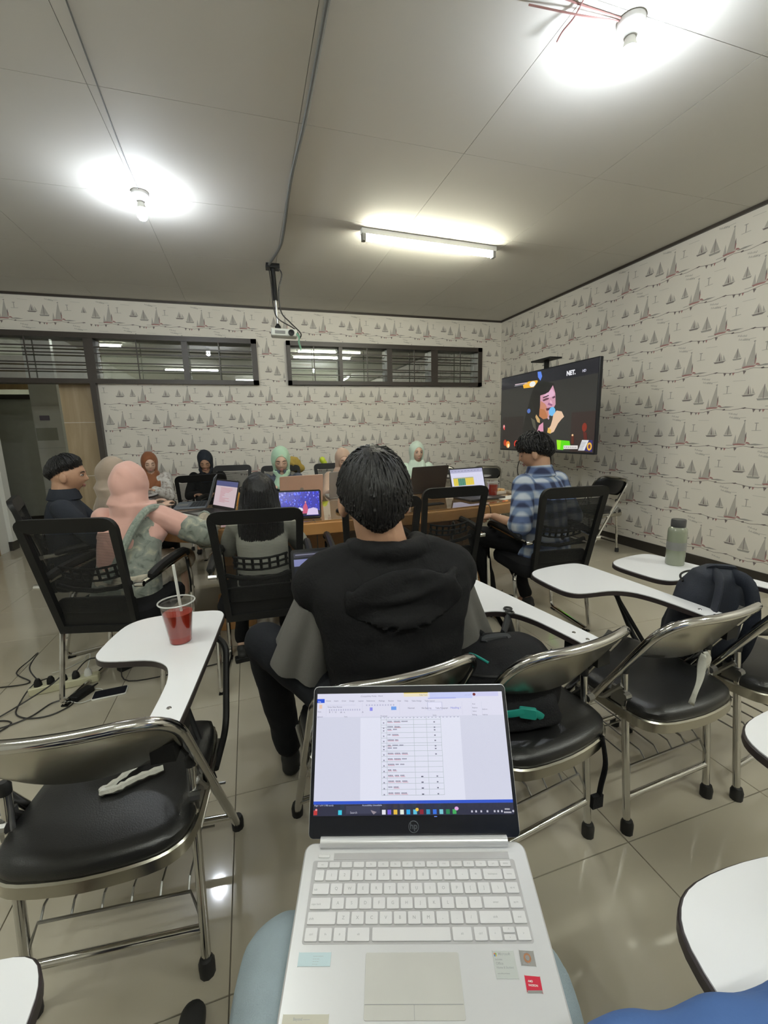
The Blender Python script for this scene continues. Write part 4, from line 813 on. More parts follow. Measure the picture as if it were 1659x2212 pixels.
# --- the others
person((1.815,2.31), radians(14), 'person in a blue and white plaid shirt, seen from behind, hand on the armrest', s=.98, collar=True, seat=.46, lean=.10, hyaw=radians(34), hpitch=.32, skin='skin', top='plaid', bottom='blk', hands=[(-.25,.20,.735),(.24,.22,.735)], sleeve=.60, loose=.02, voxel=.006, curl=1.1, hx=-.02,
    hair=hair_short(front=.40, side=.05, back=-.42, thick=.022, n=900, L=.05, curly=.5, seed=4), elb=[(-.3,-1,-.6),(.3,-1,-.6)], legs=[((-.20,.42,.56),(-.10,.36,.10)),((.08,.44,.55),(.10,.20,.10))])
p0, T0, at0, arms0, b0 = person((-1.14,3.13), radians(-76), 'person with short black hair in a dark navy collared shirt, in profile', s=.93, seat=.43, lean=.03, hyaw=radians(-6), hpitch=.14, hs=1.08, collar=True, skin='skin', top='navy', bottom='pants', hands=[(-.12,.36,.76),(.14,.36,.76)], voxel=.006, eyes=False, hy=.01,
    hair=hair_short(front=.70, side=.36, back=-.26, thick=.018, n=1200, L=.045, crown=(0,-.45,.88), seed=6, droop=-.2))
p2, T2, at2, arms2, b2 = person((-.68,2.52), radians(-14), 'person in a pink headscarf and grey-green batik dress, seen from behind', s=.90, seat=.44, lean=.40, hyaw=radians(-16), hpitch=.26, hx=-.01, skin='skinl', top='batik', bottom='batikc', sleevem='pink', hands=[(.02,.46,.79),(.31,.40,.785)], sleeve=.52,
    hijab='pink', drape=.13, drapew=1.0, hs=1.07, neckw=1.30, hijabfold=.009, voxel=.006, skirt=True, loose=.020, fold=.006, elb=[(-.8,-.6,-.6),(.9,-.5,-.5)], legs=[((-.12,.40,.55),(-.10,.36,.09)),((.14,.40,.55),(.12,.34,.09))])
for (Sh,E,Wr) in arms2:
    g = G(); g.cap(Sh.lerp(E,.62),E,.076,.074,14); g.cap(E,E.lerp(Wr,.35),.070,.068,14); mobj('grey_sleeve', remesh(g,.008,3,.008,(14,14,14)), M['batik'], p2)
    dd = (Wr-E).normalized(); a, b, d = frame(dd); n_ = 28
    rs = [[E.lerp(Wr,.22+.36*k/7)+V((0,0,-.028*(k/7)**1.2))+(a*cos(2*pi*j/n_)*(1-.1*k/7)+b*sin(2*pi*j/n_)*(1+.35*k/7))*(.062+.026*(k/7)+.006*(k/7)*sin(10*pi*j/n_)) for j in range(n_)] for k in range(8)]
    rs = rs[:6]+[rs[6]]+[rs[7]]; g = G(); g.rings(rs,None,False); g.rings([[p*1.0+((E.lerp(Wr,.5))-p)*.03 for p in rg] for rg in rs[::-1]],None,False); cf = g.build('flared_cuff',M['batikc'],p2)
    g = G(); g.rings([[q+(q-sum(rg,V((0,0,0)))/n_)*.03 for q in rg] for rg in (rs[6],rs[7])],None,False); g.build('cuff_band',M['band'],cf)
g = G()   # embroidered band running over the back from shoulder to hip
for sx in (1,):
    pts = [at2(.155,-.02,.465),at2(.135,-.105,.43),at2(.10,-.150,.34),at2(.055,-.160,.22),at2(.01,-.158,.10),at2(-.03,-.16,0)]
    g.tube(cat(pts,6),.020,8,flat=1.0)
mobj('embroidered_band', g.data('band',M['band']), M['band'], p2)
sh_ = [c for c in p2.children if c.name.startswith('shirt')][0]; sh_.data.materials.append(M['pink']); o0 = at2(0,0,0); ux = at2(1,0,0)-o0; uz = at2(0,0,1)-o0
for pl_f in sh_.data.polygons:   # the pink panel of the dress lies left of the embroidered band
    c = pl_f.center-o0; x = c.dot(ux)/ux.length_squared; z = c.dot(uz)/uz.length_squared
    bx = -.004+(.155-.01)*max(0,min(1,(z-.10)/.365))
    if x < bx and z > .04+.5*max(0,-x-.02)-.1*0 and z < .60: pl_f.material_index = 1
person((-1.10,3.72), radians(-62), 'person in a taupe headscarf, mostly hidden behind the pink headscarf', s=.90, hs=1.1, neckw=1.3, seat=.40, lean=.20, hyaw=radians(-20), hpitch=.3, skin='skinl', top='taupe', bottom='blk', hijab='taupe', drape=.24, voxel=.008, skirt=True)
p8, T8, at8, arms8, b8 = person((.03,2.37), radians(-2), 'person with very long straight black hair in a grey shirt, seen from behind', s=.82, seat=.42, tw=.92, lean=.46, hpitch=.46, skin='skinl', top='stripe', bottom='blk', hands=[(-.10,.36,.80),(.12,.36,.80)], sleeve=.70, loose=.02, fold=.009, hair=hair_long, legs=[((-.12,.38,.55),(-.16,.12,.10)),((.12,.40,.55),(.10,.25,.10))])
tx = text('mesh',.001,T_(),M['skin'],'x',None); bpy.data.objects.remove(tx)
person((.305,4.50), radians(177), 'person in a mint green headscarf and slate blue shirt behind the rose gold laptop', s=.92, seat=.40, lean=.12, hpitch=.30, hy=-.01, hs=1.12, collar=True, skin='skinl', top='slate', bottom='blk', hijab='mint', drape=.06, drapew=.60, voxel=.007, hands=[(-.13,.36,.80),(.13,.36,.80)])
person((.93,4.52), radians(182), 'person in a beige headscarf, mostly hidden behind the black-vested person', s=.86, seat=.43, lean=.16, hpitch=.3, skin='skinl', top='beige', bottom='blk', hijab='beige', drape=.22, voxel=.008)
person((2.00,5.02), radians(168), 'person in a pale mint headscarf facing the camera beside the dark laptop', s=.88, hs=1.15, seat=.425, lean=.02, hpitch=.10, hyaw=radians(8), skin='skinl', top='mintw', bottom='blk', hijab='mintw', drape=.26, voxel=.007, eyes=False)
person((-1.12,5.70), radians(180), 'person in a rust-brown headscarf and white floral blouse at the far wall', s=.86, hs=1.12, seat=.405, lean=.10, hpitch=.22, hyaw=radians(14), skin='skinl', top='floral', bottom='brown', hijab='brown', drape=.12, drapew=.8, voxel=.007, hands=[(-.06,.30,.72),(.16,.22,.86)], skirt=True, loose=.03)
person((-.50,5.60), radians(180), 'person in a black headscarf and black top bending down at the far wall', s=.88, hs=1.1, seat=.405, lean=.20, hpitch=.50, skin='skin', top='blk', bottom='blk', hijab='navy', drape=.04, drapew=.5, voxel=.007, hands=[(-.10,.34,.66),(.10,.34,.66)])
# photographer: only the thighs in jeans reach into the picture
person((-.03,-.13), radians(-16), 'photographer in light blue jeans whose thighs carry the silver laptop', s=1.0, seat=.45, lean=-.34, hpitch=.2, skin='skin', top='greyt', bottom='jeans', hands=[(-.10,-.05,1.15),(.12,-.05,1.15)], curl=1.0, legs=[((-.142,.585,.583),(-.14,.50,.10)),((.165,.55,.583),(.17,.47,.10))], voxel=.008, shoes='rubber', face=False)
# neighbours at the bottom corners
person((.70,-.07), radians(0), 'person at the bottom right corner whose blue sleeve rests on a white tablet', s=1.0, seat=.45, lean=.0, skin='skin', top='bluec', bottom='blk', hands=[(-.455,.255,.735),(.24,.30,.76)], elb=[(.8,.95,-1.2),(.9,-.5,-.5)], legs=[((-.09,.30,.50),(-.10,.28,.09)),((.12,.32,.50),(.12,.28,.09))], voxel=.008, loose=.028, fold=.010, face=False)
person((-.525,.098), radians(-4), 'person at the bottom left corner with a dark blue sleeve and a sandalled foot', s=1.0, seat=.45, lean=.0, skin='skin', top='navyc', bottom='navyc', hands=[(-.2,.30,.66),(.285,.285,.715)], elb=[(-1,-.5,-.5),(-.35,1,-.5)], curl=.9, loose=.018, legs=[((-.12,.42,.50),(-.12,.40,.09)),((.10,.42,.50),(.255,.60,.09))], voxel=.008, face=False)

# ------------------------------------------------ the silver laptop in front
lapm = Matrix(((.9502,.3063,-.0581,.1922),(-.3117,.9335,-.1772,.509),(0,.1865,.9825,.6905),(0,0,0,1)))
lp = root('laptop',(0,0,0),0,'open silver laptop on the photographer\'s thighs, showing a document with a table','laptop')
lp.rotation_mode = 'QUATERNION'; lp.location = lapm.translation; lp.rotation_quaternion = lapm.to_3x3().normalized().to_quaternion()
bs = G().prism(rrect(.328,.212,.014,5,0,-.104),-.0165,0,None,.0022).build('base',M['silver'],lp)
G().prism(rrect(.292,.094,.003,3,-.0025,-.0700),-.001,.0003,None).build('keyboard_well',M['keywell'],bs)
G().box((.009,-.0178,.0003),(.256,.0088,.0006)).build('speaker_grille',M['keywell'],bs,False)
G().prism(rrect(.114,.0575,.002,3,-.0100,-.1538),.0,.0007,None,.0002).build('touchpad',M['pad'],bs)
G().box((-.0102,-.1700,.0009),(.1125,.0005,.0003)).box((-.0100,-.1762,.0009),(.0005,.012,.0003)).build('touchpad_line',M['keyp'],bs,False)
hb = G().tube([(-.141,-.0005,.004),(.139,-.0005,.004)],.0072,12).build('hinge_bar',M['silver'],lp)
KM = {}
def key(x0,x1,y0,y1,leg='',sz=.0052,al='C'):
    w_ = round(x1-x0,4); h_ = round(y0-y1,4)
    if (w_,h_) not in KM: KM[(w_,h_)] = G().prism(rrect(w_,h_,.0012,2),0,.0016,None,.0004).data('key',M['keycap'])
    o = bpy.data.objects.new('key',KM[(w_,h_)]); COL.objects.link(o); o.parent = lp; o.location = ((x0+x1)/2,(y0+y1)/2,.0004)
    if leg: text(leg,sz,T_((0 if al=='C' else -w_/2+.0022,0 if al=='C' else -.001,.00172)),M['keyp'],'legend',o,'CENTER' if al=='C' else 'LEFT')
for i in range(16): key(-.142+.01757*i,-.142+.01757*i+.0155,-.0255,-.0329,['esc','?','*','*','F4','F5','F6','F7','F8','F9','F10','F11','F12','ins','prt','delete'][i],.0028)
yy = (-.0358,-.0488); key(-.1432,-.1305,*yy,'`')
for i,c in enumerate('1234567890-='): key(-.1278+.01854*i,-.1278+.01854*i+.0163,*yy,c)
key(.0950,.1212,*yy,'backspace',.0032); key(.1232,.1396,*yy,'home',.0030)
yy = (-.0522,-.0650); key(-.1438,-.1212,*yy,'tab',.0036,'L')
for i,c in enumerate('QWERTYUIOP[]'): key(-.1193+.0185*i,-.1193+.0185*i+.0164,*yy,c)
key(.1027,.1212,*yy,'\\'); key(.1232,.1398,*yy,'pg up',.0028)
yy = (-.0687,-.0815); key(-.1447,-.1172,*yy,'caps lock',.0034,'L')
for i,c in enumerate("ASDFGHJKL;'"): key(-.1153+.0185*i,-.1153+.0185*i+.0164,*yy,c)
key(.0885,.1214,*yy,'enter',.0034); key(.1234,.1402,*yy,'pg dn',.0028)
yy = (-.0844,-.0977); key(-.1456,-.1083,*yy,'shift',.0038,'L')
for i,c in enumerate('ZXCVBNM,./'): key(-.1065+.0186*i,-.1065+.0186*i+.0165,*yy,c)
key(.0800,.1216,*yy,'shift',.0036); key(.1236,.1404,*yy,'end',.0030)
yy = (-.1010,-.1147)
for a,b,c in ((-.1460,-.1300,'ctrl'),(-.1275,-.1115,'fn'),(-.1092,-.0937,'#'),(-.0915,-.0632,'alt'),(-.0600,.0400,''),(.0425,.0672,'alt'),(.0700,.0862,'ctrl'),(.0884,.1046,'<'),(.1240,.1408,'>')): key(a,b,*yy,c,.0034)
key(.1068,.1220,-.1010,-.1071,'^',.004); key(.1068,.1220,-.1086,-.1147,'v',.003)
G().prism(rrect(.017,.0042,.0012,2,-.1336,-.0172),0,.001,None,.0003).build('power_button',M['keycap'],lp)
# stickers
def sticker(x0,x1,y0,y1,m,lines,rz=0):
    T = T_(((x0+x1)/2,(y0+y1)/2,.0003),rz); o = G().prism(rrect(x1-x0,y1-y0,.0008,2),0,.0003,T).build('sticker',m,lp,False)
    for (sx,sy,sz,st,mm) in lines: text(st,sz,T@T_((sx,sy,.0004)),mm,'sticker_lettering',o,'LEFT',bold=.00005)
    return o
_b = mat('sticker_pale_blue',(.50,.62,.66),.3); _g = mat('sticker_grey',(.50,.52,.50),.3); _rd = mat('sticker_red',(.55,.03,.06),.25); _s2 = mat('sticker_silver',(.45,.44,.43),.2,.5); _k = M['keyp']; _br = mat('sticker_emblem',(.35,.16,.08),.3)
so = sticker(-.150,-.110,-.1247,-.1375,_b,[(-.002,.003,.0022,'-------- ---------',_k),(-.002,.0004,.0018,'--- ---- -----',_k),(-.002,-.002,.0018,'---- --- ----',_k),(-.002,-.0044,.0018,'--- --- ---',_k)])
so = sticker(.0888,.1150,-.1240,-.1490,_g,[(-.0065,.0095,.0038,'Microsoft',_k),(-.0110,.0045,.0026,'Includes',_k),(-.0110,.0008,.0036,'Office',M['keyp']),(-.0110,-.0028,.0030,'Home & Student',_k),(-.0110,-.0080,.0016,'www.office.com/setup',_k)])
for i,c in enumerate(((.6,.12,.05),(.15,.4,.05),(.05,.2,.6),(.65,.45,.05))): G().box((.0912+.0016*(i%2),-.1268-.0016*(i//2),.0008),(.0014,.0014,.0002)).build('colour_square',mat('square_%s'%'abcd'[i],c,.5),so,False)
so = sticker(.1215,.1390,-.1240,-.1378,_s2,[(-.0045,.0050,.0018,'AMD',_k),(-.0062,-.0052,.0018,'ATHLON',_k)],radians(-3)); G().lathe([(0,0),(.0045,0),(.0045,.0003),(0,.0003)],20,T_((.1302,-.1308,.0005))).build('emblem',_br,so); G().lathe([(0,0),(.0026,0),(.0026,.0003),(0,.0003)],16,T_((.1302,-.1308,.0008))).build('emblem',_s2,so)
so = sticker(.1215,.1395,-.1468,-.1606,_rd,[(-.0060,.0022,.0026,'AMD',M['white']),(-.0060,-.0012,.0026,'RADEON',M['white'])],radians(-4)); G().box((.1303,-.1600,.0007),(.0170,.0022,.0002),None).build('sticker_foot',_s2,so,False)
so = sticker(-.158,-.106,-.1775,-.1900,mat('sticker_worn_beige',(.52,.50,.42),.5,var=.1),[(-.014,.0025,.0034,'Beyond -------',_k)])
# lid
lidT = T_((0,.004,.003)) @ Matrix.Rotation(pi/2-radians(41.8),4,'X'); LH = .2155
lidM = T_((0,0.004,.003)) @ Matrix(((1,0,0,0),(0,.668,-.745,0),(0,.745,.668,0),(0,0,0,1)))  # local x, up the lid, facing the user
lid = G().prism(rrect(.322,LH,.008,4,0,LH/2),-.006,0,lidM,.0015).build('lid',M['silver'],lp)
G().prism(rrect(.320,LH-.002,.007,4,0,LH/2),.0001,.0010,lidM,.0003).build('screen_bezel',M['bezel'],lid)
SW, SH = .309, .1735; scM = lidM @ T_((0,.0305+SH/2,.0011))
import numpy as np
def homog(src):
    dst = [(0,0),(1,0),(1,1),(0,1)]; A_ = []; b = []
    for (x,y),(u,v) in zip(src,dst): A_ += [[x,y,1,0,0,0,-u*x,-u*y],[0,0,0,x,y,1,-v*x,-v*y]]; b += [u,v]
    h = np.linalg.solve(np.array(A_,float),np.array(b,float)); return lambda x,y: ((h[0]*x+h[1]*y+h[2])/(h[6]*x+h[7]*y+1),(h[3]*x+h[4]*y+h[5])/(h[6]*x+h[7]*y+1))
hm = homog([(260,155),(1308,140),(1378,860),(232,868)])
A = Art(SW,SH,scM); EB = .95
def er(x0,y0,x1,y1,c): A.poly([hm(x0,y0),hm(x1,y0),hm(x1,y1),hm(x0,y1)],E_(*c,EB))
def ur(u0,v0,u1,v1,c): A.rect(u0,v0,u1,v1,E_(*c,EB))
ur(0,0,1,1,(222,222,240)); ur(0,.205,1,.888,(212,214,232)); ur(.235,.215,.765,.888,(226,228,244))
ur(.47,0,.60,.035,(235,225,195)); ur(.47,0,.60,.006,(225,200,70)); ur(.61,0,.84,.055,(196,204,246)); ur(.84,0,.98,.04,(205,205,240)); ur(.60,.048,.75,.056,(160,170,235))
ur(0,.045,.040,.080,(30,80,215)); ur(0,.888,1,.912,(45,85,205)); ur(0,.912,1,1,(42,44,66)); ur(.165,.925,.335,.985,(58,60,84))
ur(.012,.095,.028,.130,(235,200,180)); ur(.285,.125,.300,.155,(140,140,235)); ur(.400,.120,.428,.150,(110,160,235)); ur(.595,.085,.675,.155,(190,192,220)); ur(.598,.088,.672,.152,(228,228,248)); A.disc(*hm(1150,157),.008,.013,E_(110,20,35,EB))
for i,(u,v,w_) in enumerate(((.055,.10,.15),(.055,.10,.002),(.205,.10,.002))): ur(u,v,u+w_,v+.003,(200,200,225))
for u in (.050,.245,.445,.78,.83,.885): ur(u,.085,u+.0012,.195,(205,205,228))
for i in range(14):
    u = .065+.0125*i; ur(u,.135,u+.006,.150,(185,185,212))
for i in range(11): u = .265+.0145*i; ur(u,.098,u+.007,.112,(188,188,214))
for i in range(22): ur(.34+.0195*i,.213,.348+.0195*i,.219,(170,170,195))
# table of the document
tx0, txs = .345, (.345,.374,.517,.585,.66); rows = [.232,.276,.298,.342,.385,.428,.450,.493,.536,.579,.622,.665,.708,.752,.797,.842]
for v in rows: ur(txs[0],v,txs[-1],v+.0022,(150,165,170))
for u in txs: ur(u-.0006,.205,u+.0008,rows[-1],(165,178,182))
rnd = random.Random(9)
for k in range(len(rows)-1):
    v = rows[k]+.010; ur(.355,v+.012,.362,v+.022,(140,140,160)); u = .379
    for q in range(rnd.choice((2,3))):
        w_ = rnd.uniform(.018,.036); 
        for c in range(int(w_/.0042)): ur(u+.0042*c,v+.001*rnd.random(),u+.0042*c+.0028,v+.010,(105,105,130))
        if rnd.random() < .75: ur(u,v+.0125,u+w_,v+.0150,(205,70,90))
        u += w_+.005
    if k > 10: ur(.545,v+.010,.556,v+.020,(110,110,130))
    if k not in (8,9,10): ur(.622,v+.008,.630,v+.018,(120,120,140))
ic = [(.019,(190,50,50)),(.140,(60,200,225)),(.355,(230,230,240)),(.382,(110,90,210)),(.412,(230,190,70)),(.444,(225,235,225)),(.475,(30,165,230)),(.508,(90,190,220)),(.540,(140,30,50)),(.572,(40,150,190)),(.604,(50,110,220)),(.636,(120,200,210)),(.668,(30,130,80)),(.700,(60,170,90))]
for u,c in ic: ur(u-.009,.935,u+.009,.970,c)
A.disc(.518,.935,.008,.013,E_(240,200,70,EB)); A.disc(.711,.930,.010,.014,E_(225,170,225,EB)); ur(.600,.985,.614,.990,(120,150,240)); A.disc(.023,.930,.005,.008,E_(240,150,150,EB))
A.poly([(.290,.935),(.320,.950),(.305,.968),(.298,.955)],E_(150,140,150,EB))
for u in (.785,.805,.83,.86,.895,.912,.93,.985): ur(u-.004,.945,u+.004,.960,(200,200,215))
for i in range(8): ur(.945+.003*i,.932,.947+.003*i,.942,(215,215,225)); ur(.940+.0045*i,.955,.943+.0045*i,.966,(215,215,225))
scr = A.build('screen_picture',lid)
def st(x,y,sz,txt,c,al='LEFT'):
    u,v = hm(x,y); text(txt,sz,scM@T_(((u-.5)*SW,(.5-v)*SH,.004+.0004)) if False else scM@T_(((u-.5)*SW,(.5-v)*SH,.0085*0+.0080)),E_(*c,EB),'screen_lettering',scr,al)
TZL = .0003+.00004*A.k+.0001
def st(x,y,sz,txt,c,al='LEFT'):
    u,v = hm(x,y); text(txt,sz,scM@T_(((u-.5)*SW,(.5-v)*SH,TZL)),E_(*c,EB),'screen_lettering',scr,al)
gy = (110,110,140)
st(281,197,.0034,'File',(225,230,250),'CENTER'); 
for x,t_ in ((330,'Home'),(373,'Insert'),(416,'Draw'),(460,'Design'),(510,'Layout'),(565,'References'),(626,'Mailings'),(678,'Review'),(723,'View'),(763,'Help'),(820,'Table Design'),(893,'Table Layout')): st(x,192,.0031,t_,gy,'CENTER')
st(570,165,.0030,'(Compatibility Mode) - Word',gy,'CENTER'); st(857,158,.0028,'Table Tools',gy,'CENTER'); st(1106,157,.0028,'----- ------',gy,'CENTER'); st(365,227,.0031,'Times New Roman',gy,'CENTER')
for x,t_,z in ((790,'Normal',.0034),(875,'No Spacing',.0034),(960,'Table Paragraph',.0031)): st(x,233,z,t_,(90,90,120),'CENTER')
st(1038,231,.0042,'Heading 1',(100,110,215),'CENTER')
for x,y,t_ in ((1138,210,'Find'),(1145,231,'Replace'),(1143,251,'Select'),(1143,271,'Editing'),(1200,240,'Add-ins'),(1202,271,'Add-ins'),(920,274,'Styles'),(638,278,'Paragraph'),(426,282,'Font'),(280,283,'Clipboard'),(280,254,'Paste')): st(x,y,.0027,t_,gy,'CENTER')
for x,t_ in ((336,'B'),(352,'I'),(370,'U'),(400,'ab'),(418,'x'),(520,'A')): st(x,256,.0035,t_,(100,100,130),'CENTER')
st(468,829,.0040,'Search',(190,190,205),'CENTER'); st(275,788,.0030,'Page 1 of 4',(200,210,245),'CENTER'); st(330,788,.0030,'1198 words',(200,210,245),'CENTER'); st(570,787,.0030,'Accessibility: Unavailable',(200,210,245),'CENTER')
lg = G().tube([lidM@V((.0075*cos(2*pi*k/28),.0155+.0075*sin(2*pi*k/28),.0012)) for k in range(28)],.0005,5,True).build('round_emblem',mat('emblem_grey',(.10,.11,.13),.3),lid)
text('hp',.0115,lidM@T_((0,.0165,.0012),0)@Matrix.Shear('XY',4,(0.15,0)) if False else lidM@T_((0,.0162,.0012)),mat('emblem_grey_letters',(.10,.11,.13),.3),'emblem_letters',lg,'CENTER',bold=.0002)

# ------------------------------------------------ laptops on the table
def laptop(name, loc, rz, w_, d_, ang, shell, label, art=None, z=None, group=None, lidback=None):
    r = root(name, loc, rz, label, 'laptop', group)
    b = G().prism(rrect(w_,d_,.012,4,0,-d_/2),0,.016,None,.003).build('base',M[shell],r)
    G().prism(rrect(w_*.86,d_*.46,.004,2,0,-d_*.30),.0158,.0166,None).build('keyboard',M['plastic'],b); G().prism(rrect(w_*.32,d_*.30,.004,2,0,-d_*.78),.0158,.0166,None).build('touchpad',M['plasticg'],b)
    g = G()
    for i in range(1,5): g.box((0,-d_*(.07+.092*i),.0168),(w_*.84,.0016,.0006))
    for i in range(1,13): g.box((-w_*.42+w_*.84*i/13,-d_*.30,.0168),(.0014,d_*.44,.0006))
    o = g.build('key_gaps',M[shell],b,False); o['kind'] = 'stuff'
    a = radians(ang); LM = T_((0,0,.016)) @ Matrix(((1,0,0,0),(0,cos(a),-sin(a),0),(0,sin(a),cos(a),0),(0,0,0,1)))
    l = G().prism(rrect(w_,d_*.96,.010,4,0,d_*.48),-.007,0,LM,.002).build('lid',M[lidback or shell],r); G().prism(rrect(w_-.004,d_*.96-.004,.008,3,0,d_*.48),.0001,.0008,LM).build('screen_bezel',M['bezel'],l)
    if lidback: G().lathe([(0,-.0002),(.014,-.0002),(.014,.0),(0,0)],18,LM@T_((0,d_*.48,-.0072))).build('lid_emblem',M['grayl'],l)
    A = Art(w_-.022,d_*.96-.034,LM@T_((0,d_*.48+.006,.0008)))
    if art: art(A); A.build('screen_picture',l)
    else: A.rect(0,0,1,1,E_(20,20,24,.6)); A.build('screen_picture',l)
    return r
def a_doc(A):
    A.rect(0,0,1,1,E_(205,185,190,.9)); A.rect(0,0,1,.2,E_(80,85,130,.9))
    for i in range(12): A.rect(.25,.27+.05*i,.25+.45*random.random()+.1,.285+.05*i,E_(190,120,130,.9))
def a_sheet(A):
    A.rect(0,0,1,1,E_(215,215,238,.95)); A.rect(0,0,1,.16,E_(175,175,205,.95))
    for i in range(9): A.rect(.03+.1*i,.07,.09+.1*i,.09,E_(130,130,160,.95))
    A.rect(.06,.40,.20,.70,E_(220,200,40,.95)); A.rect(.20,.40,.42,.70,E_(60,130,100,.95)); A.rect(.42,.36,.68,.70,E_(225,200,50,.95)); A.rect(.06,.36,.68,.40,E_(170,170,120,.95))
    for i in range(12): A.rect(0,.30+.05*i,1,.302+.05*i,E_(185,185,210,.95))
    for i in range(14): A.rect(.05+.065*i,.28,.052+.065*i,.95,E_(185,185,210,.95))
def a_dark(A): A.rect(0,0,1,1,E_(22,26,34)); A.rect(0,.02,1,.10,E_(45,45,60)); A.rect(0,.14,.62,.28,E_(120,125,170)); A.rect(.48,.28,.56,.9,E_(190,190,205)); A.rect(.02,.04,.35,.06,E_(120,120,140))
laptop('laptop',(-.345,3.70,.7577),radians(-90),.34,.24,72,'slatel','slate grey laptop at the left end of the table, screen turned left')
laptop('laptop',(-.215,3.32,.7577),radians(-58),.32,.23,74,'darkl','dark laptop with a pink document, beside the pink-scarfed person\'s hand',a_doc)
laptop('laptop',(1.74,3.17,.7577),radians(8),.35,.24,74,'darkl','black laptop showing a yellow and green spreadsheet, right end of the table',a_sheet)
laptop('laptop',(1.50,3.52,.7577),radians(188),.37,.25,74,'darkl','dark laptop seen from the back, in front of the pale mint headscarf')
laptop('laptop',(.37,3.40,.7577),radians(186),.34,.235,76,'rose','rose gold laptop seen from the back at the middle of the table',lidback='rose')
laptop('laptop',(.79,3.56,.7577),radians(180),.34,.235,76,'grayl','grey laptop seen from the back, half hidden by the black-vested person')
laptop('laptop',(.275,1.46,.672),radians(-4),.33,.22,74,'plastic','black laptop on the knees of the person in the black vest',a_dark)
tbl = root('tablet_computer',(.285,2.80,.7577),radians(-12),'tablet computer in a black case playing a blue concert video','tablet',tilt=(radians(-24),0,radians(-12)))
G().prism(rrect(.285,.195,.014,4,0,.0975),-.004,.008,RX90,.003).build('case',M['plastic'],tbl)
G().box((0,.055,.08),(.12,.004,.15),T_((0,0,0),0,radians(-24))).build('case_flap',M['plastic'],tbl,False)
A = Art(.265,.165,T_((0,-.0085,.10))@RX90); A.rect(0,0,1,1,E_(34,32,150,1.2)); rnd = random.Random(2)
for i in range(170): x = rnd.random(); y = rnd.random()**1.5*.8; k = rnd.uniform(.008,.04); A.poly([(x,y),(min(1,x+k),y+k*.7),(x+k*.4 if x+k*.4<1 else 1,min(1,y+k*3))],E_(*rnd.choice([(40,50,220),(70,80,245),(100,120,250),(30,25,160),(150,150,250)])))
A.rect(0,.80,1,1,E_(16,14,40)); A.poly([(.58,.92),(.60,.62),(.66,.45),(.70,.62),(.74,.92)],E_(190,70,110)); A.disc(.655,.45,.018,.035,E_(220,150,140)); A.poly([(.45,.75),(.50,.66),(.58,.70),(.60,.80),(.48,.84)],E_(215,215,235)); A.poly([(.68,.98),(.72,.74),(.85,.68),(.95,.74),(.97,.98)],E_(205,190,225)); A.build('screen_picture',tbl)

# ------------------------------------------------ things on the table
ZT = .7578
def onT(name, g, m, loc, rz, label, cat_, group=None):
    o = g.build(name, m); o.location = loc; o.rotation_euler = (0,0,rz); tag(o,label,cat_,group); return o
def cup(loc, label, h_=.125, r1=.047, r0=.031, fill=.72, straw=None, m='tea'):
    r = root('drink_cup', loc, 0, label, 'cup')
    rr = lambda z: r0+(r1-r0)*z/h_
    G().lathe([(r0*.9,.001),(r0,.003)]+[(rr(h_*k/6),h_*k/6) for k in range(1,7)]+[(r1+.004,h_),(r1+.004,h_+.003),(r1,h_+.003),(r1-.001,h_-.002)]+[(rr(h_*k/6)-.0012,h_*k/6) for k in range(5,0,-1)],36).build('cup_wall',M['clear'],r)
    G().lathe([(0,.002),(r0*.97,.002)]+[(rr(h_*fill*k/5)-.0016,h_*fill*k/5) for k in range(1,6)]+[(0,h_*fill)],32).build('drink',M[m],r)
    rim = G().tube([((r1+.0035)*cos(2*pi*k/32),(r1+.0035)*sin(2*pi*k/32),h_+.001) for k in range(32)],.0022,6,True).build('rim',M['cupw'],r)
    G().lathe([(r1-.001,h_-.004),(r1*.92,h_*.90),(r1*.90,h_*.89)],32).build('sealed_film',M['clear'],r)
    if straw: G().tube(straw,.0042,8).build('straw',M['straw'],r)
    return r
cup((-.245,1.362,.6838),'clear plastic cup of red iced tea with a straw on the left white tablet',.128,.048,.031,.74,[(.012,.01,.03),(.008,.002,.14),(.004,-.004,.245)])
cup((1.90,3.08,ZT),'plastic cup of red tea on the right end of the table',.12,.044,.032,.85)
def foodbox(loc, rz, label):
    r = root('food_box', loc, rz, label, 'box'); G().prism(rrect(.13,.09,.012),0,.028,None,.004).build('tray',M['box'],r); G().ell((-.03,0,.032),(.035,.036,.026)).build('bread_roll',M['food'],r); G().prism(rrect(.05,.07,.008,3,.032,0),.02,.044,None,.006).build('cake_slice',M['food'],r)
foodbox((2.02,3.20,ZT),.2,'clear snack box beside the red tea cup at the table end'); foodbox((-.44,2.93,ZT),.3,'snack box at the left end of the table, beside the pink-scarfed person\'s elbow')
foodbox((-.16,3.62,ZT),1.2,'snack box left of the long-haired person, behind the dark laptops')
onT('mobile_phone',G().prism(rrect(.16,.075,.01),0,.009,None,.002),M['plastic'],(1.30,2.93,ZT),.1,'black phone lying on the table behind the empty mesh chair','phone')
onT('round_puck',G().lathe([(0,0),(.045,0),(.048,.006),(.046,.018),(.036,.024),(0,.024)],24),M['plastic'],(.60,2.93,ZT),0,'round black puck on the table left of the black-vested head','gadget')
onT('orange_carton',G().prism(rrect(.05,.035,.004),0,.10,None,.003),M['orange'],(-.12,3.60,ZT+.0),.2,'small orange drink carton beside the snack box','carton')
onT('yellow_carton',G().prism(rrect(.035,.03,.004),0,.09,None,.003),M['orange'],(.665,3.25,ZT),.2,'small yellow carton between the puck and the grey laptop','carton')
g = G(); [g.ell((.035*cos(i*2.1),.03*sin(i*1.7),.016+.006*(i%3)),(.022,.016,.012)) for i in range(7)]
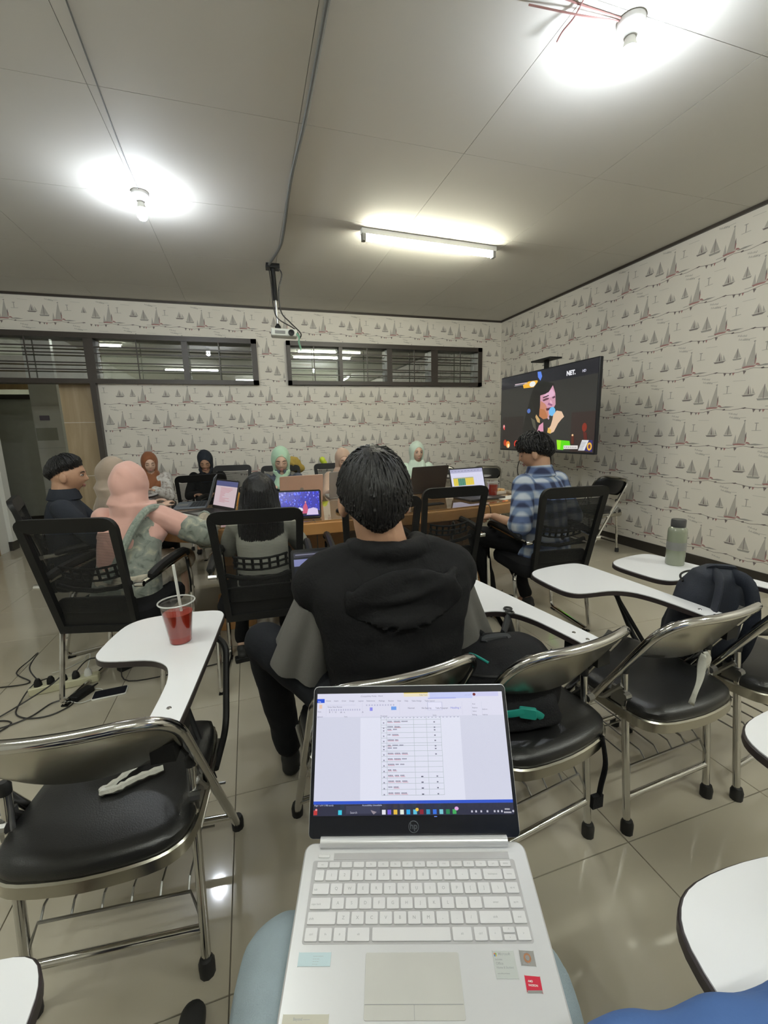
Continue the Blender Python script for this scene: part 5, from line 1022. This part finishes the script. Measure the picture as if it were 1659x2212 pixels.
pl = root('snack_plate',(.20,3.72,ZT),0,'small plate of pale snacks before the mint headscarf','plate'); G().lathe([(0,0),(.05,0),(.07,.010),(.068,.012),(.05,.004),(0,.004)],28).build('plate',M['white'],pl); o = g.build('snacks',M['neon'],pl); o['kind'] = 'stuff'
pb = root('power_bank',(-.50,3.02,ZT),.5,'white and orange pouch on the left end of the table','pouch'); G().prism(rrect(.085,.055,.012),0,.022,None,.006).build('body',M['white'],pb); G().prism(rrect(.03,.056,.010,3,.035,0),.002,.0235,None,.004).build('orange_end',M['orange'],pb)
onT('notebook',G().prism(rrect(.15,.21,.004),0,.010,None,.002),M['paper_w'],(-.44,3.22,ZT),.6,'pale notebook at the left end of the table','notebook')
onT('envelope',G().prism(rrect(.22,.12,.004),0,.003),M['paper_w'],(1.98,2.98,ZT),.3,'white paper slip near the spreadsheet laptop','paper')
tag(G().tube(cat([(.36,2.72,.765),(.37,2.675,.74),(.375,2.66,.60),(.36,2.66,.40),(.35,2.68,.25),(.38,2.70,.30)]),.003,6).build('charging_cable',M['cable']),'thin black cable hanging from the table front below the tablet computer','cable')
tag(G().tube(cat([(1.62,2.74,.765),(1.64,2.69,.75),(1.645,2.685,.6),(1.63,2.69,.35),(1.66,2.72,.12),(1.75,2.76,.006),(1.9,2.9,.006)]),.003,6).build('charging_cable',M['cable']),'thin black cable hanging from the table front near the right leg','cable')
ch_ = onT('draped_jacket',G(),M['mustard'],(0,0,0),0,'x','x') if False else None
g = G(); g.ell((0,0,0),(.09,.05,.085)); g.ell((.05,.01,-.05),(.07,.04,.06)); o = mobj('draped_jacket',remesh(g,.008,3,.012,(20,20,14)),M['mustard'],None); o.location = (.47,4.90,.98); tag(o,'mustard yellow cloth hanging over the chair behind the mint headscarf','cloth')
g = G(); g.ell((0,0,0),(.035,.03,.04)); g.ell((.02,0,-.03),(.03,.02,.03)); o = mobj('neon_pouch',remesh(g,.006,2,.008,(20,20,14)),M['neon'],None); o.location = (.80,4.93,1.01); tag(o,'neon yellow cloth on the chair back beside the beige headscarf','cloth')

# ------------------------------------------------ things on the writing tablets and chairs
for i,(x,y) in enumerate(((.818,1.212),(.806,1.183))):
    o = G().tube([(.0125*cos(2*pi*k/20),.0125*sin(2*pi*k/20),.004) for k in range(20)],.0036,6,True).build('hair_tie',M['rubber']); o.location = (x,y,.6840); tag(o,['small black ring on the white tablet, the farther of the two','small black ring on the white tablet, the nearer of the two'][i],'ring')
bt = root('water_bottle',(1.80,1.385,.6838),0,'frosted grey-green water bottle with dark cap on the far right tablet','bottle')
G().lathe([(0,0),(.036,0),(.038,.006),(.0375,.06),(.038,.15),(.0365,.163),(.029,.172),(.026,.174),(0,.174)],32).build('body',M['bottle'],bt)
G().lathe([(0,.172),(.028,.172),(.029,.176),(.029,.203),(.027,.207),(0,.207)],28).build('cap',M['cap'],bt)
G().lathe([(.0383,.070),(.0386,.072),(.0386,.104),(.0383,.106)],32).build('worn_print',M['plasticg'],bt)
g = G(); pts = cat([(-.404,1.052,.475),(-.377,1.072,.474),(-.347,1.10,.477),(-.325,1.135,.474)],5); g.tube(pts,[.004+.003*sin(i) **2 for i in range(len(pts))],6,flat=1.5); pts = cat([(-.401,1.048,.474),(-.363,1.048,.476),(-.325,1.065,.477),(-.27,1.082,.475)],5); g.tube(pts,[.006+.003*sin(i*1.3)**2 for i in range(len(pts))],6,flat=1.3)
tag(g.build('crumpled_wrapper',M['wrap']),'crumpled white straw wrapper on the black seat of the left chair','wrapper')
g = G(); n_ = 14; rs = []
for k in range(n_):
    t_ = k/(n_-1); z = .655-.15*t_; wd = .006+.019*sin(pi*min(1,t_*1.15))+.003*sin(9*t_); x = 1.205+.012*sin(5*t_)-.02*t_*t_; y = .815-.005*t_
    rs.append([(x-wd,y+.004*sin(7*t_),z),(x-wd*.4,y-.010,z-.004),(x+wd*.3,y+.002,z),(x+wd,y-.008*cos(6*t_),z+.006)])
vs = [p for r_ in rs for p in r_]; fs = [(k*4+j,k*4+j+1,(k+1)*4+j+1,(k+1)*4+j) for k in range(n_-1) for j in range(3)]; g.add(vs,fs)
o = g.build('plastic_wrap',M['wrap']); sm = o.modifiers.new('t','SOLIDIFY'); sm.thickness = .002; tag(o,'torn strip of clear plastic wrap hanging on the chrome chair back','wrapper')
def backpack(loc, tilt, w_, d_, h_, m, label, accent=None, m2=None):
    r = root('backpack', loc, 0, label, 'bag', tilt=tilt)
    g = G(); g.loft([((0,0,.0),w_*.46,d_*.44),((0,0,.03),w_*.5,d_*.5),((0,0,h_*.45),w_*.5,d_*.5),((0,0,h_*.75),w_*.46,d_*.42),((0,.01,h_*.92),w_*.34,d_*.28),((0,.015,h_),w_*.18,d_*.14)],28,pw=3.0)
    g.loft([((0,-d_*.42,.02),w_*.38,d_*.2),((0,-d_*.46,h_*.2),w_*.40,d_*.24),((0,-d_*.42,h_*.42),w_*.36,d_*.16),((0,-d_*.36,h_*.48),w_*.30,d_*.08)],22,pw=3.2)
    mobj('body', remesh(g,.008,3,.007,(9,9,9),3.1), M[m], r)
    for sx in (-1,1):
        G().tube(cat([(sx*.03,d_*.20,h_*.93),(sx*w_*.22,d_*.55,h_*.90),(sx*w_*.30,d_*.72,h_*.6),(sx*w_*.34,d_*.66,h_*.3),(sx*w_*.44,d_*.4,h_*.06)],6),.026,8,flat=.35).build('shoulder_strap',M[m2 or m],r)
    G().tube(cat([(-.04,.02,h_*.98),(-.03,.03,h_*1.01),(.03,.03,h_*1.01),(.04,.02,h_*.98)],5),.008,6,flat=1.6).build('top_handle',M[m2 or m],r)
    for q in (.52,.78): G().tube(cat([(w_*.47*cos(a),-d_*.47*sin(a)*.98-.002,h_*q+.02*sin(a)) for a in [pi*k/12 for k in range(13)]],2),.004,5).build('zip',M['plastic'],r)
    if accent: accent(r)
    return r
def acc1(r):
    G().tube(cat([(-.13,-.12,.08),(-.05,-.17,.095),(.02,-.178,.10),(.06,-.165,.07),(.09,-.145,.025)],6),.011,6,flat=.5).build('teal_webbing',M['teal'],r); G().prism(rrect(.045,.03,.005),-.007,.007,T_((.02,-.180,.098),radians(-20),radians(80)),.002).build('teal_buckle',M['teal'],r)
    G().tube(cat([(-.12,.03,.165),(-.085,-.02,.185),(-.05,-.06,.180)],5),.004,6).build('teal_piping',M['teal'],r)
    G().prism(rrect(.03,.022,.004),-.005,.005,T_((.095,-.135,.02),.3,radians(70)),.002).build('teal_buckle',M['teal'],r)
backpack((.70,1.07,.462),(radians(6),radians(-4),radians(-14)),.35,.26,.20,'packb','black backpack with teal straps on the chair right of the silver laptop',acc1,'packg')
backpack((1.55,1.08,.465),(radians(-2),radians(-6),radians(158)),.215,.18,.34,'packn','navy backpack with its straps outward on the far right chair')
tag(G().tube(cat([(.905,.86,.43),(.900,.835,.36),(.885,.83,.30),(.875,.825,.27)],5),.010,6,flat=.4).box((.868,.825,.255),(.035,.012,.04)).build('loose_strap',M['packb']),'black strap end dangling from the backpack beside the chair leg','strap')

# ------------------------------------------------ cables and gadgets on the floor
ps = root('power_strip',(-1.035,2.515,0),radians(8),'cream power strip full of black plugs on the floor at the left','power strip')
G().prism(rrect(.31,.055,.008),.0,.04,None,.004).build('body',M['cream'],ps)
for i in range(5): x = -.115+.055*i; G().lathe([(0,.04),(.019,.04),(.017,.062),(.009,.078),(0,.078)],12,T_((x,0,0))).build('plug',M['plastic'] if i<4 else M['white'],ps)
def cable(name, pts, m, label, r=.0035): tag(G().tube(cat(pts,6),r,6).build(name,M[m]),label,'cable')
cable('power_cable',[(-1.15,2.50,.075),(-1.20,2.56,.12),(-1.25,2.78,.10),(-1.33,2.86,.03),(-1.36,2.76,.006),(-1.24,2.62,.006),(-1.40,2.62,.006),(-1.75,2.66,.006)],'cable','black cable arching up from the power strip and off to the left')
cable('power_cable',[(-1.09,2.50,.075),(-1.17,2.50,.05),(-1.20,2.42,.006),(-1.17,2.31,.006),(-1.09,2.25,.006),(-1.0,2.25,.006),(-.94,2.31,.006),(-.95,2.37,.006)],'cable','black cable looping wide on the floor in front of the power strip')
cable('power_cable',[(-1.04,2.50,.075),(-1.10,2.45,.04),(-1.25,2.30,.006),(-1.34,2.26,.006),(-1.22,2.21,.006),(-1.10,2.26,.006),(-1.04,2.36,.006),(-.96,2.37,.006)],'cable','black cable crossing itself at the left edge of the floor')
cable('power_cable',[(-1.19,2.17,.006),(-1.16,2.24,.006),(-1.24,2.28,.006),(-1.40,2.27,.006),(-1.60,2.30,.006)],'cable','short black cable end curling at the left edge')
cable('power_cable',[(-.98,2.52,.075),(-.93,2.60,.10),(-.80,2.60,.05),(-.72,2.45,.006),(-.40,2.46,.006),(-.20,2.47,.012)],'cable','black cable running right along the floor behind the chair leg')
cable('white_cable',[(-.93,2.53,.078),(-.95,2.65,.10),(-1.0,2.74,.06),(-1.04,2.80,.006),(-1.10,2.72,.006),(-1.15,2.66,.02)],'cablew','thin white cable behind the power strip',.0025)
cable('white_cable',[(-.955,2.34,.006),(-.90,2.31,.006),(-.845,2.34,.006),(-.83,2.40,.006),(-.88,2.43,.006),(-.95,2.42,.006)],'cablew','thin white cable looping beside the phone on the floor',.0025)
def brick(loc, rz, label, d=(.11,.05,.03)):
    r = root('power_adapter', loc, rz, label, 'adapter'); G().prism(rrect(d[0],d[1],.008),.0,d[2],None,.004).build('body',M['plastic'],r); G().tube([(d[0]/2,0,d[2]/2),(d[0]/2+.04,0,d[2]/2)],[.007,.0035],8).build('strain_relief',M['plastic'],r)
brick((-.918,2.385,0),radians(60),'black power adapter on the floor beside the chair leg'); brick((-.115,2.47,0),radians(8),'black power adapter on the floor beneath the middle mesh chair')
brick((-.76,2.62,0),radians(40),'black power adapter in the shadow under the left chair')
ph = root('mobile_phone',(-.785,2.36,0),radians(4),'phone lying face up on the floor near the power strip','phone'); G().prism(rrect(.155,.080,.010),0,.009,None,.002).build('body',M['white'],ph); G().prism(rrect(.149,.074,.008),.0088,.0094,None).build('screen',M['bezel'],ph)
cable('power_cable',[(-.05,2.475,.012),(.10,2.50,.006),(.20,2.56,.006),(.30,2.62,.006)],'cable','black cable leading right from the adapter under the middle chair')
bpy.context.view_layer.update()
